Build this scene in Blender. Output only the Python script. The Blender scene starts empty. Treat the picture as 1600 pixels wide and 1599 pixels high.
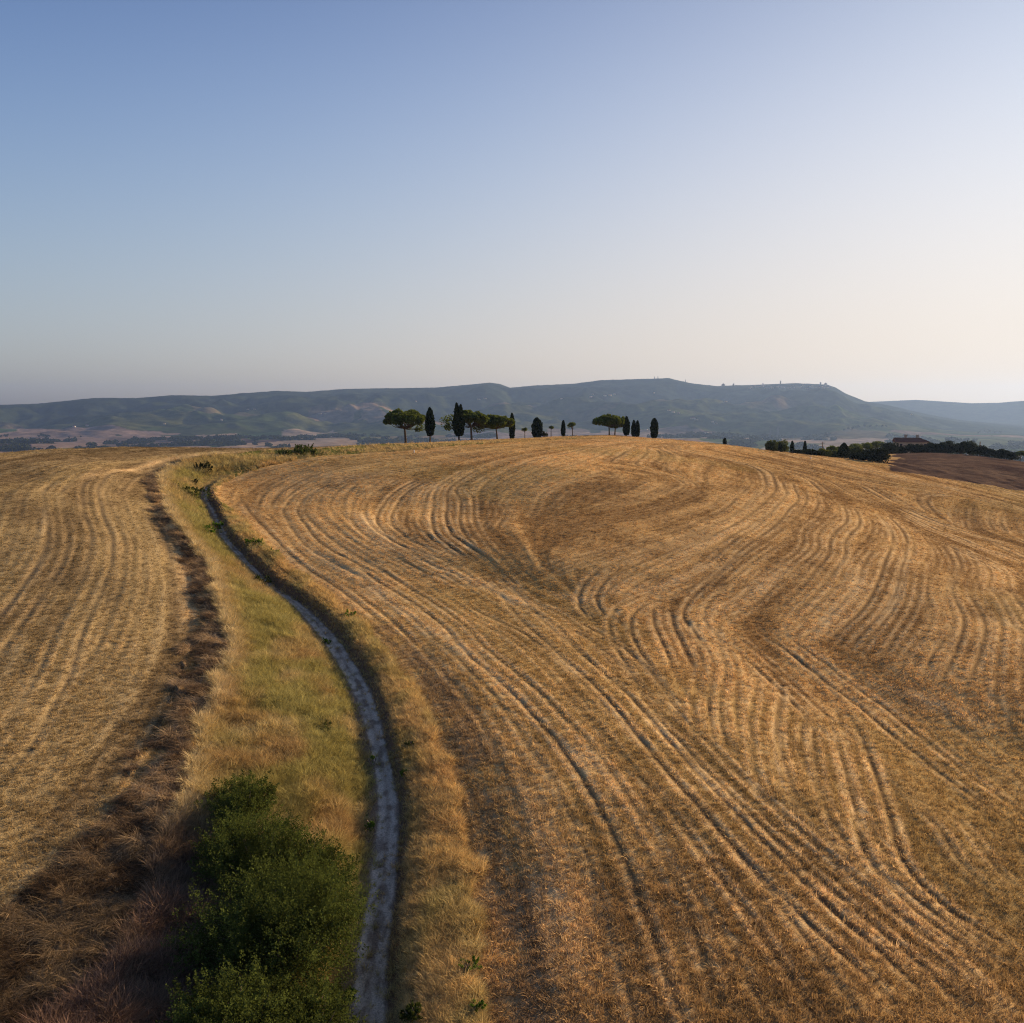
import bpy, math, random
import numpy as np
from mathutils import Vector

random.seed(7)
RNG = np.random.default_rng(7)
ORD = ['leftmost', 'second', 'third', 'fourth', 'fifth', 'sixth', 'seventh', 'eighth', 'ninth', 'tenth', 'eleventh', 'twelfth', 'thirteenth', 'fourteenth', 'fifteenth', 'sixteenth', 'seventeenth',
       'eighteenth', 'nineteenth', 'twentieth'] + ['twenty-' + q for q in ('first', 'second', 'third', 'fourth', 'fifth', 'sixth', 'seventh', 'eighth', 'ninth')] + ['thirtieth'] + ['thirty-' + q for q in
       ('first', 'second', 'third', 'fourth', 'fifth', 'sixth', 'seventh', 'eighth', 'ninth')]
def nth(k): return ORD[k] if k == 0 else ORD[k] + ' from the left'

scene = bpy.context.scene
C = scene.collection

# ------------------------------------------------------------------ camera
F = 1473.0                      # focal length in photograph pixels
PITCH = math.atan(159.5 / F)
CAMZ = 24.0
cam_d = bpy.data.cameras.new('camera')
cam = bpy.data.objects.new('camera', cam_d)
C.objects.link(cam)
cam.location = (0, 0, CAMZ)
cam.rotation_euler = (math.pi / 2 - PITCH, 0, 0)
cam_d.sensor_width = 36
cam_d.lens = 36 * F / 1600
cam_d.clip_start = 0.5
cam_d.clip_end = 60000
scene.camera = cam

# ------------------------------------------------------------------ sky and sun
SUN_EL = math.radians(15.5)
SUN_AZ = math.radians(51)       # clockwise from the view direction (+Y)
world = bpy.data.worlds.new('World')
scene.world = world
world.use_nodes = True
wn = world.node_tree.nodes
wl = world.node_tree.links
wn.clear()
sky = wn.new('ShaderNodeTexSky')
sky.sky_type = 'NISHITA'
sky.sun_disc = False
sky.sun_elevation = SUN_EL
sky.sun_rotation = SUN_AZ
sky.altitude = 520
sky.air_density = 0.5
sky.dust_density = 3.6
sky.ozone_density = 2.6
EXPO = 0.78
# the same soft response for the whole sky: y = a x^g / (1 + b x^g) in each channel
sep = wn.new('ShaderNodeSeparateColor'); com = wn.new('ShaderNodeCombineColor')
wl.new(sky.outputs[0], sep.inputs[0])
def wmath(op, a, b):
    m = wn.new('ShaderNodeMath'); m.operation = op
    for k, v in enumerate((a, b)):
        if isinstance(v, (int, float)): m.inputs[k].default_value = v
        else: wl.new(v, m.inputs[k])
    return m.outputs[0]
# and a slow change of tint with height above the horizon, the same in every direction
wtc = wn.new('ShaderNodeTexCoord'); wsx = wn.new('ShaderNodeSeparateXYZ'); wl.new(wtc.outputs['Generated'], wsx.inputs[0])
wz = wmath('MINIMUM', wmath('MAXIMUM', wsx.outputs['Z'], 0.0), .38)
for k, (pa, pb, e0, e1, e2) in enumerate(((6.3, 7.1, .095, .80, -5.565), (6.0, 6.85, -.075, 1.813, -6.048), (6.1, 6.7, -.355, 3.25, -6.6))):
    x_ = wmath('POWER', wmath('MULTIPLY', sep.outputs[k], .1), 1.2)
    y_ = wmath('DIVIDE', wmath('MULTIPLY', x_, pa * 10 / 2 ** EXPO), wmath('ADD', wmath('MULTIPLY', x_, pb), 1.0))
    t_ = wmath('EXPONENT', wmath('ADD', wmath('MULTIPLY', wmath('ADD', wmath('MULTIPLY', wz, e2), e1), wz), e0), 0)
    wl.new(wmath('MULTIPLY', y_, t_), com.inputs[k])
bg = wn.new('ShaderNodeBackground')
bg.inputs['Strength'].default_value = 0.10
wo = wn.new('ShaderNodeOutputWorld')
wl.new(com.outputs[0], bg.inputs['Color'])
wl.new(bg.outputs[0], wo.inputs['Surface'])

sun_d = bpy.data.lights.new('sun', 'SUN')
sun_d.energy = 5.0
sun_d.angle = math.radians(0.5)
sun_d.color = (1.0, 0.74, 0.46)
sun = bpy.data.objects.new('sun', sun_d)
C.objects.link(sun)
sd = Vector((math.sin(SUN_AZ) * math.cos(SUN_EL), math.cos(SUN_AZ) * math.cos(SUN_EL), math.sin(SUN_EL)))
sun.rotation_euler = sd.to_track_quat('Z', 'Y').to_euler()
sun.location = (60, 30, 60)

scene.view_settings.view_transform = 'Standard'
scene.view_settings.look = 'None'
scene.view_settings.exposure = EXPO
scene.view_settings.gamma = 1.0
scene.view_settings.use_curve_mapping = False
scene.cycles.use_denoising = True
scene.cycles.denoiser = 'OPENIMAGEDENOISE'
scene.cycles.denoising_input_passes = 'RGB_ALBEDO_NORMAL'
scene.cycles.denoising_prefilter = 'NONE'
scene.cycles.use_adaptive_sampling = False
scene.cycles.pixel_filter_type = 'BLACKMAN_HARRIS'
scene.cycles.filter_width = 1.15
scene.cycles.max_bounces = 5
scene.cycles.diffuse_bounces = 3
scene.cycles.volume_bounces = 2
scene.cycles.transparent_max_bounces = 4

# ------------------------------------------------------------------ rays and noise
def ray(px, py):
    px = np.asarray(px, float); py = np.asarray(py, float)
    xc = (px - 800) / F; yc = (799.5 - py) / F
    cp, sp = math.cos(PITCH), math.sin(PITCH)
    return xc, cp + yc * sp, -sp + yc * cp

def tanel(px, py):
    x, y, z = ray(px, py)
    return z / np.hypot(x, y)

def theta_of(px, py=690):
    x, y, z = ray(px, py)
    return np.arctan2(x, y)

def at(px, py, D):
    """world point seen at a pixel, at horizontal distance D"""
    x, y, z = ray(px, py)
    k = D / np.hypot(x, y)
    return np.array([x * k, y * k, CAMZ + z * k])

def _h(ix, iy, seed):
    n = (ix.astype(np.int64) * 374761393 + iy.astype(np.int64) * 668265263 + seed * 1442695041) & 0xffffffff
    n = ((n ^ (n >> 13)) * 1274126177) & 0xffffffff
    n = (n ^ (n >> 16)) & 0xffffff
    return n / float(0xffffff)

def vnoise(x, y, seed=0):
    ix = np.floor(x); iy = np.floor(y)
    fx = x - ix; fy = y - iy
    fx = fx * fx * (3 - 2 * fx); fy = fy * fy * (3 - 2 * fy)
    a = _h(ix, iy, seed); b = _h(ix + 1, iy, seed); c = _h(ix, iy + 1, seed); d = _h(ix + 1, iy + 1, seed)
    return (a + (b - a) * fx) * (1 - fy) + (c + (d - c) * fx) * fy

def fbm(x, y, seed=0, octv=4, gain=0.5):
    s = 0; a = 1; t = 0
    for k in range(octv):
        s = s + a * vnoise(x * 2 ** k + 17.3 * k, y * 2 ** k - 9.1 * k, seed + k)
        t += a; a *= gain
    return s / t

def sstep(a, b, x):
    t = np.clip((x - a) / (b - a), 0, 1)
    return t * t * (3 - 2 * t)

def mixc(a, b, t):
    t = np.asarray(t)[..., None]
    return a * (1 - t) + b * t

# ------------------------------------------------------------------ base relief of the near hill
ctrl = []
def ch(px, py, h):
    D = h / -tanel(px, py)
    p = at(px, py, D); ctrl.append(p)
def cd(px, py, D):
    ctrl.append(at(px, py, D))
for a in [(-300,1599,19),(0,1599,19.5),(300,1599,20.5),(575,1599,21),(800,1599,20.5),(1100,1599,20.5),(1350,1599,21),(1600,1599,22),(1900,1599,23),
          (-300,1300,17.2),(0,1300,18),(300,1300,19),(600,1300,20),(800,1300,19.5),(1100,1300,19.5),(1400,1300,20.5),(1600,1300,21.5),(1900,1300,22.5),
          (-300,1050,14.8),(0,1050,15.5),(300,1050,16.8),(560,1050,18),(750,1050,17.8),(950,1050,18.2),(1150,1050,19.0),(1300,1100,20.4),(1600,1100,20.0),
          (-300,900,12.5),(0,900,13),(250,900,14),(420,900,15.6),(600,900,15.6),(800,900,15.9),(960,950,17.2),(1150,900,16.4),(1400,900,17.0),(1600,900,19.2),(1900,950,21),
          (0,800,9.7),(200,800,10.7),(340,800,12.6),(500,800,12.4),(700,800,12.9),(790,860,14.2),(900,800,12.5),(1100,800,13.1),(1300,800,14.6),(1450,820,17.6),(1600,855,19.6),
          (0,740,7.5),(150,740,7.9),(350,750,10.5),(500,740,9.6),(700,740,9.6),(900,740,9.6),(1100,740,10.6),(1250,745,12.2),(1450,770,15.2),(1600,790,17.4)]:
    ch(*a)
crest = [(-500,742,140),(-250,727,145),(0,711,150),(100,704,158),(200,700.5,165),(300,700,175),(400,701,190),(500,701,210),(600,697,235),(700,692,245),(780,688,250),(850,684,255),
         (960,681,265),(1030,686,258),(1100,692,250),(1200,706,238),(1300,721,228),(1400,737,225)]
for a in crest: cd(*a)
for a in [(1600,765,225),(1800,790,225),(1450,708,360),(1600,722,350),(1850,750,330),(1500,730,270),(1390,720,300),(1330,722,300),(1250,716,300)]: cd(*a)
for px, py, D in crest:
    p = at(px, py, D)
    for e, dz in (((25, 2.3), (70, 9.5), (180, 28)) if px <= 200 else ((70, 6.5), (180, 26))):
        if px > 1150 and e < 100: continue
        if px > 1250: continue
        k = (D + e) / D
        ctrl.append(np.array([p[0] * k, p[1] * k, p[2] - dz]))
for px in (1300, 1400, 1500, 1600, 1850):
    p = at(px, 760, 520); ctrl.append(np.array([p[0], p[1], CAMZ - 36]))
for x, y, h in ((-60,-30,20),(0,-40,22),(60,-30,23),(0,5,21.5),(-25,10,20),(25,10,22.5),(-120,20,16),(130,20,25)):
    ctrl.append(np.array([x, y, CAMZ - h]))
ctrl = np.array(ctrl)
S = 100.0
def U(r2):
    return np.where(r2 > 1e-12, r2 * np.log(np.maximum(r2, 1e-12)), 0)
P = ctrl[:, :2] / S
n = len(P)
K = U(((P[:, None] - P[None]) ** 2).sum(-1)) + np.eye(n) * 8e-5
A = np.zeros((n + 3, n + 3)); A[:n, :n] = K; A[:n, n] = 1; A[:n, n+1:] = P; A[n, :n] = 1; A[n+1:, :n] = P.T
W = np.linalg.solve(A, np.concatenate([ctrl[:, 2], np.zeros(3)]))
def rbf(x, y):
    sh = x.shape; q = np.stack([x.ravel(), y.ravel()], 1) / S
    out = np.empty(len(q))
    for i in range(0, len(q), 60000):
        b = q[i:i+60000]
        out[i:i+60000] = U(((b[:, None] - P[None]) ** 2).sum(-1)) @ W[:n] + W[n] + b @ W[n+1:]
    return out.reshape(sh)
# tabulate it once on a 2 m grid
GX0, GX1, GY0, GY1, GS = -420, 520, -60, 620, 2.0
gx = np.arange(GX0, GX1 + 1, GS); gy = np.arange(GY0, GY1 + 1, GS)
GXX, GYY = np.meshgrid(gx, gy)
HB = rbf(GXX, GYY)
def bil(T, x, y):
    fx = np.clip((x - GX0) / GS, 0, T.shape[1] - 1.001); fy = np.clip((y - GY0) / GS, 0, T.shape[0] - 1.001)
    ix = fx.astype(int); iy = fy.astype(int); fx = fx - ix; fy = fy - iy
    return (T[iy, ix] * (1 - fx) + T[iy, ix+1] * fx) * (1 - fy) + (T[iy+1, ix] * (1 - fx) + T[iy+1, ix+1] * fx) * fy

# ------------------------------------------------------------------ far country
ridge_px = [(-1600,640),(-900,632),(-400,636),(-150,634),(0,633),(60,631),(100,627),(150,622),(215,622.5),(270,618),(330,619),(380,615),(430,611),(480,612.5),(540,608),(600,607),(680,606),
            (730,601.5),(765,598),(780,600),(797,606),(830,603),(900,599.5),(940,594),(1000,592.5),(1045,591),(1060,595),(1082,599.5),(1120,603.5),(1160,602),(1200,600.5),(1240,599),(1290,601),(1305,606),
            (1320,615),(1350,627),(1385,633),(1420,641),(1450,648),(1500,657),(1600,668),(1900,672),(2600,660)]
ridge_th = np.array([theta_of(a, 640) for a, b in ridge_px]); ridge_t = np.array([tanel(a, b) for a, b in ridge_px])
back_px = [(-1600,640),(1100,640),(1300,632),(1350,628.5),(1385,627),(1430,625),(1480,628),(1520,630.5),(1560,630),(1600,626.5),(1800,622),(2600,632)]
back_th = np.array([theta_of(a, 640) for a, b in back_px]); back_t = np.array([tanel(a, b) for a, b in back_px])
cr_th = np.array([theta_of(a) for a, b, c in crest] + [theta_of(1500), theta_of(1600), theta_of(1900)])
cr_D = np.array([c for a, b, c in crest] + [370., 370., 370.])
cr_D[cr_th > theta_of(1180)] = 370
RR = 8600.0
def zfar(th, r):
    x = r * np.sin(th); y = r * np.cos(th)
    roll = (fbm(x / 900 + 3.3, y / 900 + 8, 11, 3) - 0.5)
    roll2 = (fbm(x / 330, y / 330, 15, 3) - 0.5)
    v = -96 - 30 * sstep(1500, 3500, r) + roll * 62 * sstep(450, 1500, r) + roll2 * 14 * sstep(450, 1200, r)
    # closer on the right the land stays higher
    v = v + 34 * sstep(0.18, 0.42, th) * (1 - sstep(1800, 3200, r))
    zr = CAMZ + np.interp(th, ridge_th, ridge_t) * RR
    base = -118.0
    Rf = 5300 + 700 * (fbm(th * 9 + 4, th * 0 + 1.5, 21, 2) - .5) - 500 * sstep(0.0, .3, th)
    t = np.clip((r - Rf) / (RR - Rf), 0, 1)
    up = t ** 1.25
    sp = 1 - np.abs(2 * fbm(x / 1500 + 1.1, y / 1500, 31, 5, .55) - 1)
    sp2 = 1 - np.abs(2 * fbm(x / 520 + 5.1, y / 520, 35, 4, .55) - 1)
    env = np.sin(np.pi * np.clip(t, 0, 1)) ** 0.9
    down = sstep(RR + 50, RR + 2600, r)
    m = (zr - base) * up * (1 - 0.55 * down)
    m = m + env * ((sp - 0.80) * 330 + (sp2 - 0.8) * 120) * np.clip((zr - base) / 260, 0.15, 1.1)
    m = m + (fbm(x / 45, y / 45, 41, 3) - .5) * 7 * sstep(0.15, .6, t) * (1 - sstep(RR + 100, RR + 300, r) * .7)
    rise = sstep(Rf - 300, Rf + 400, r)
    z = v * (1 - sstep(Rf, RR, r) * (r < RR) - (r >= RR)) + np.where(r < RR, sstep(Rf, RR, r), 1) * base + m
    # the hazier range on the right, behind
    zb = CAMZ + np.interp(th, back_th, back_t) * 11600
    tb = sstep(9800, 11600, r) * (1 - .5 * sstep(11700, 12600, r))
    zb2 = base + (zb - base) * tb + np.sin(np.pi * np.clip((r - 9800) / 1800, 0, 1)) * (sp - .78) * 120
    k = sstep(9800, 9900, r)
    z = np.maximum(z, np.where(k > 0, zb2, -1e9)) if np.ndim(z) else z
    return z

def zbase(x, y):
    x = np.asarray(x, float); y = np.asarray(y, float)
    r = np.hypot(x, y); th = np.arctan2(x, y)
    cD = np.interp(th, cr_th, cr_D)
    w = sstep(cD + 60, cD + 330, r)
    return bil(HB, x, y) * (1 - w) + zfar(th, np.maximum(r, 300)) * w

def hit(px, py, off=0.0, Dmax=420.0, zf=None):
    """first point of the relief (lowered by off) seen at the pixels"""
    zf = zf or zbase
    px = np.atleast_1d(np.asarray(px, float)); py = np.atleast_1d(np.asarray(py, float))
    x, y, z = ray(px, py); hy = np.hypot(x, y)
    D = np.geomspace(12, Dmax, 420)
    X = (x / hy)[:, None] * D; Y = (y / hy)[:, None] * D; Z = CAMZ + (z / hy)[:, None] * D
    under = Z < zf(X, Y) - off
    # crest fallback: largest (surface - ray)
    gap = (zf(X, Y) - off - Z) / D
    i = np.where(under.any(1), under.argmax(1), gap.argmax(1))
    Dd = D[i].copy()
    for k in range(len(px)):
        if under[k].any() and i[k] > 0:
            lo, hi = D[i[k] - 1], D[i[k]]
            for _ in range(14):
                mid = (lo + hi) / 2
                zz = zf(np.array([x[k] / hy[k] * mid]), np.array([y[k] / hy[k] * mid]))[0] - off
                if CAMZ + z[k] / hy[k] * mid < zz: hi = mid
                else: lo = mid
            Dd[k] = hi
    return np.stack([x / hy * Dd, y / hy * Dd], 1)

def smooth(pts, step=1.2):
    """Catmull-Rom through world points, resampled"""
    pts = np.asarray(pts, float)
    p = np.vstack([2 * pts[0] - pts[1], pts, 2 * pts[-1] - pts[-2]])
    out = []
    for i in range(1, len(p) - 2):
        L = np.hypot(*(p[i+1] - p[i])); m = max(2, int(L / step))
        t = np.linspace(0, 1, m, endpoint=False)[:, None]
        a, b, c, d = p[i-1], p[i], p[i+1], p[i+2]
        out.append(0.5 * ((2*b) + (-a + c)*t + (2*a - 5*b + 4*c - d)*t*t + (-a + 3*b - 3*c + d)*t**3))
    out.append(pts[-1:])
    return np.vstack(out)
def line(pxs, off=0.0, step=1.2):
    a = np.array(pxs, float)
    return smooth(hit(a[:, 0], a[:, 1], off), step)

# ------------------------------------------------------------------ lines on the land
PATH_DEPTH = 0.6
path_l = line([(560,1900),(575,1700),(575,1599),(577,1537),(584,1475),(594,1412),(600,1350),(606,1287),(603,1225),(590,1165),(578,1115),(560,1068),(538,1031),(512,992),(476,953),(440,924),(401,891),
               (372,862),(349,833),(335,802),(321,778),(325,764),(340,752),(375,742)], PATH_DEPTH)
vleft = line([(100,1900),(170,1650),(200,1500),(250,1350),(290,1240),(300,1170),(307,1142),(340,1103),(336,1070),(359,1031),(359,1005),(340,940),(330,888),(307,862),(268,810),(255,768),(256,742),(290,722),(350,712),(420,706.5),(500,703),(560,699),(620,696)])
sleft = line([(-300,1640),(-120,1510),(0,1430),(80,1365),(150,1290),(206,1205),(255,1135),(265,1103),(290,1070),(294,1038),(304,1005),(306,956),(299,907),(284,862),(256,820),(236,773),(241,748),(262,730)])
vright = line([(775,1900),(765,1700),(759,1599),(753,1506),(750,1412),(744,1350),(735,1303),(719,1256),(703,1204),(685,1160),(666,1110),(645,1075),(616,1032),(590,1000),(562,970),(525,943),(476,900),(434,868),(395,830),(359,797),
               (340,778),(338,766),(360,748),(420,728),(500,713),(600,707),(700,698),(780,692),(850,687),(930,684.5),(975,684)])
tram = [  # pairs of wheel ruts: (polyline in photograph pixels, depth weight)
 ([(550,862),(595,903),(653,938),(705,976),(742,1013),(791,1051),(842,1099),(900,1165),(955,1250),(1005,1340),(1050,1450),(1095,1599)],1),
 ([(550,907),(584,934),(626,965),(681,1017),(715,1051),(756,1096),(800,1165),(838,1250),(873,1350),(905,1450),(935,1599)],.8),
 ([(430,800),(470,850),(530,890),(600,925),(660,975),(700,1030),(740,1080)],.5),
 ([(540,960),(600,1010),(650,1070),(700,1150),(745,1250),(775,1350),(800,1480),(815,1599)],.35),
 ([(708,941),(756,969),(811,1000),(859,1034),(894,1068),(921,1099),(980,1165),(1055,1250),(1125,1340),(1205,1440),(1280,1540),(1330,1620)],1),
 ([(756,886),(797,927),(835,972),(877,1010),(921,1048),(962,1086),(1035,1165),(1110,1250),(1190,1340),(1290,1440),(1390,1530),(1470,1620)],1.1),
 ([(770,886),(818,938),(870,965),(921,1017),(962,1058),(1004,1092),(1080,1155),(1150,1230),(1255,1330),(1370,1430),(1490,1530),(1570,1620)],1.1),
 ([(870,965),(940,1000),(1000,1050),(1050,1120),(1120,1190),(1210,1270),(1320,1350),(1440,1440),(1600,1570)],.6),
 ([(670,745),(626,769),(605,793),(602,817),(629,845),(667,859),(705,872),(756,890)],1.1),
 ([(700,748),(663,766),(650,793),(646,817),(663,842),(698,866),(740,880)],1.1),
 ([(742,731),(694,762),(687,793),(691,828),(715,848),(756,879)],1.1),
 ([(770,735),(722,762),(729,783),(732,824),(756,859),(767,872)],1),
 ([(619,745),(571,776),(557,804),(571,828),(612,852),(663,886),(705,903),(756,930)],.9),
 ([(700,728),(600,738),(520,752),(470,775),(455,800),(480,840),(540,880),(600,912)],.7),
 ([(640,735),(560,745),(500,770),(488,800),(520,835),(580,872),(640,905)],.8),
 ([(860,748),(800,765),(775,785),(780,800),(760,830)],.6),
 ([(1174,738),(1181,759),(1146,793),(1102,817),(1050,838),(960,862),(880,885),(830,905)],.6),
 ([(1140,736),(1120,760),(1060,785),(980,803),(900,815),(820,825)],.4),
 ([(1229,752),(1239,776),(1215,804),(1163,845),(1102,893),(1050,921),(990,945),(970,970),(980,1010),(1008,1060),(1060,1120)],.8),
 ([(1263,766),(1270,783),(1249,817),(1198,852),(1146,893),(1102,931),(1082,960),(1095,985),(1120,1015),(1135,1050),(1128,1110),(1140,1180)],.8),
 ([(1291,776),(1304,797),(1270,828),(1263,859),(1198,914),(1163,945),(1110,975),(1112,1010),(1118,1040),(1106,1080),(1104,1130),(1120,1190)],.9),
 ([(1325,787),(1332,814),(1308,845),(1304,872),(1256,927),(1205,965)],.9),
 ([(1120,985),(1160,1010),(1195,1040),(1235,1078),(1290,1130),(1360,1190)],.8),
 ([(1352,797),(1377,828),(1342,872),(1325,914),(1273,972),(1215,1010)],.8),
 ([(1380,804),(1407,842),(1394,886),(1370,941),(1308,1017)],1),
 ([(1421,817),(1438,848),(1428,886),(1414,938),(1380,996),(1350,1040)],.8),
 ([(1459,845),(1476,876),(1462,921),(1473,972),(1438,1024),(1425,1070)],.8),
 ([(1497,852),(1514,886),(1504,927),(1524,972),(1511,1024),(1480,1080)],.9),
 ([(1542,872),(1562,900),(1559,934),(1579,976),(1576,1024),(1576,1080),(1590,1150)],.9),
 ([(1562,917),(1585,955),(1620,1000)],.8),
 ([(1180,972),(1256,1024),(1308,1065),(1359,1103),(1411,1150),(1500,1220),(1600,1290)],.9),
 ([(1404,797),(1462,828),(1531,855),(1600,883)],1.6),
 ([(1400,790),(1465,817),(1540,842),(1610,862)],1.2),
 ([(1390,800),(1450,835),(1530,872),(1610,912)],.9),
 ([(1198,1044),(1201,1092),(1199,1140),(1202,1175),(1214,1230),(1250,1290)],.9),
 ([(1240,1090),(1235,1140),(1240,1190),(1262,1250),(1310,1310)],.9),
 ([(1290,1090),(1292,1120),(1300,1175),(1322,1269),(1371,1347),(1430,1405)],.9),
 ([(1319,1119),(1345,1194),(1360,1257),(1375,1340),(1424,1400),(1487,1449),(1600,1516)],1.2),
 ([(1420,1250),(1480,1290),(1536,1362),(1600,1420)],.8),
 ([(1550,1120),(1575,1160),(1600,1180)],1.1),
 ([(1290,735),(1350,750),(1430,765),(1500,772),(1600,800)],.5),
 ([(1180,722),(1240,735),(1300,752),(1350,780),(1400,795)],.5),
 ([(1500,790),(1498,810),(1506,830)],.8), ([(1560,795),(1556,815),(1566,836)],.8), ([(1530,790),(1528,812),(1538,832)],.6),
 ([(640,990),(690,1010),(760,985),(830,940)],.4),
 ([(1000,735),(1050,742),(1080,758),(1060,775)],.5),
 # left field
 ([(203,742),(177,762),(180,782),(194,818),(214,852),(208,897),(197,953),(183,1004),(160,1038),(124,1094),(80,1165),(20,1250)],1),
 ([(180,731),(146,753),(141,773),(146,801),(160,827),(162,852),(149,903),(127,950),(107,995),(79,1066),(48,1128),(0,1215)],1.2),
 ([(104,751),(82,770),(93,821),(90,858),(68,903),(34,953),(0,998),(-40,1050)],1.3),
 ([(70,750),(56,773),(42,826),(25,874),(0,905)],.6),
 ([(0,762),(40,748),(80,735),(150,722),(240,714)],.7), ([(0,735),(60,720),(140,710),(220,706)],.7),
 ([(255,1130),(215,1180),(170,1240),(120,1300),(60,1370),(0,1430)],.6),
]
tram_w = [(line(p), w) for p, w in tram]
pale = [[(118,751),(183,737),(248,720),(330,710),(400,705)],[(285,850),(292,900),(298,950),(290,1000)],[(560,800),(600,850),(680,885),(760,915),(830,945),(950,965)],[(470,850),(560,905),(640,960),(720,1010),(800,1080),(870,1150)],
        [(860,1120),(930,1200),(1000,1300),(1060,1400)],[(960,935),(1060,905),(1140,860)],[(1100,960),(1180,925),(1240,870)],[(1250,1000),(1330,940),(1350,880)],[(820,920),(900,935),(975,965)],
        [(1330,1050),(1440,1090),(1560,1140),(1620,1160)],[(760,1110),(810,1200),(850,1300),(880,1420),(900,1599)]]
pale_w = [line(p) for p in pale]

# flow field (direction of the drill rows) as an averaged tensor on a coarse grid
fs = 4.0
fgx = np.arange(-160, 260, fs); fgy = np.arange(0, 420, fs)
FX, FY = np.meshgrid(fgx, fgy)
T11 = np.zeros_like(FX); T12 = np.zeros_like(FX); T22 = np.zeros_like(FX)
for pts, w in tram_w + [(p, 1) for p in pale_w] + [(vright, .6), (sleft, .6)]:
    seg = pts[::4]
    if len(seg) < 2: continue
    a = seg[:-1]; d = seg[1:] - seg[:-1]; L = np.hypot(d[:, 0], d[:, 1]) + 1e-6; d = d / L[:, None]
    for k in range(len(a)):
        r2 = (FX - a[k, 0]) ** 2 + (FY - a[k, 1]) ** 2
        ww = L[k] / (r2 + 12) ** 2
        T11 += ww * (2 * d[k, 0] ** 2 - 1); T12 += ww * 2 * d[k, 0] * d[k, 1]
nn = np.hypot(T11, T12) + 1e-12; T11 /= nn; T12 /= nn
def fbil(T, x, y):
    fx = np.clip((x - fgx[0]) / fs, 0, T.shape[1] - 1.001); fy = np.clip((y - fgy[0]) / fs, 0, T.shape[0] - 1.001)
    ix = fx.astype(int); iy = fy.astype(int); fx = fx - ix; fy = fy - iy
    return (T[iy, ix] * (1 - fx) + T[iy, ix+1] * fx) * (1 - fy) + (T[iy+1, ix] * (1 - fx) + T[iy+1, ix+1] * fx) * fy
def flow(x, y):
    a = 0.5 * np.arctan2(fbil(T12, x, y), fbil(T11, x, y))
    return np.cos(a), np.sin(a)
def lic(x, y, cell, steps, step, seed):
    acc = vnoise(x / cell, y / cell, seed); n_ = 1
    for sgn in (1, -1):
        px_, py_ = x.copy(), y.copy()
        vx, vy = flow(px_, py_); vx = vx * sgn; vy = vy * sgn
        for k in range(steps):
            px_ += vx * step; py_ += vy * step
            acc = acc + vnoise(px_ / cell, py_ / cell, seed); n_ += 1
            nx, ny = flow(px_, py_)
            s = np.sign(nx * vx + ny * vy); s[s == 0] = 1
            vx, vy = nx * s, ny * s
    a = acc / n_
    return (a - a.mean()) / (a.std() + 1e-9)

# machine passes between the guide lines: evenly spaced streamlines of the same flow
def inside(poly, x, y):
    c = np.zeros(x.shape, bool); m = len(poly)
    j = m - 1
    for i in range(m):
        xi, yi = poly[i]; xj, yj = poly[j]
        if yi != yj:
            c ^= ((yi > y) != (yj > y)) & (x < (xj - xi) * (y - yi) / (yj - yi) + xi)
        j = i
    return c
_vp = np.vstack([sleft[:60], vleft[40:], vright[::-1]])
occ = {}
def near_line(x, y, d, own=-1):
    cx, cy = int(x // 4), int(y // 4)
    for a in (-1, 0, 1):
        for b in (-1, 0, 1):
            for (qx, qy, w_) in occ.get((cx + a, cy + b), ()):
                if w_ != own and (qx - x) ** 2 + (qy - y) ** 2 < d * d: return True
    return False
def addp(p, w_): occ.setdefault((int(p[0] // 4), int(p[1] // 4)), []).append((p[0], p[1], w_))
for k, (pts, w) in enumerate(tram_w):
    for p in pts: addp(p, -2 - k)
fang = 0.5 * np.arctan2(T12, T11)
_c2, _s2 = np.cos(2 * fang), np.sin(2 * fang)
def fdir(x, y):
    fx = min(max((x - fgx[0]) / fs, 0), len(fgx) - 1.001); fy = min(max((y - fgy[0]) / fs, 0), len(fgy) - 1.001)
    ix, iy = int(fx), int(fy); fx -= ix; fy -= iy
    a = (_c2[iy, ix]*(1-fx)+_c2[iy, ix+1]*fx)*(1-fy)+(_c2[iy+1, ix]*(1-fx)+_c2[iy+1, ix+1]*fx)*fy
    b = (_s2[iy, ix]*(1-fx)+_s2[iy, ix+1]*fx)*(1-fy)+(_s2[iy+1, ix]*(1-fx)+_s2[iy+1, ix+1]*fx)*fy
    t = .5 * math.atan2(b, a); return math.cos(t), math.sin(t)
_gx = np.arange(-150, 230, 2.0); _gy = np.arange(10, 300, 2.0); _GX, _GY = np.meshgrid(_gx, _gy)
_okg = ~inside(_vp, _GX, _GY) & (np.abs(np.arctan2(_GX, _GY)) < .60) & (np.hypot(_GX, _GY) < 290) & (np.hypot(_GX, _GY) > 20)
def okp(x, y):
    i, j = int(round((y - 10) / 2)), int(round((x + 150) / 2))
    return 0 <= i < len(_gy) and 0 <= j < len(_gx) and _okg[i, j]
rs = random.Random(4); extra_w = []
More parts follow.
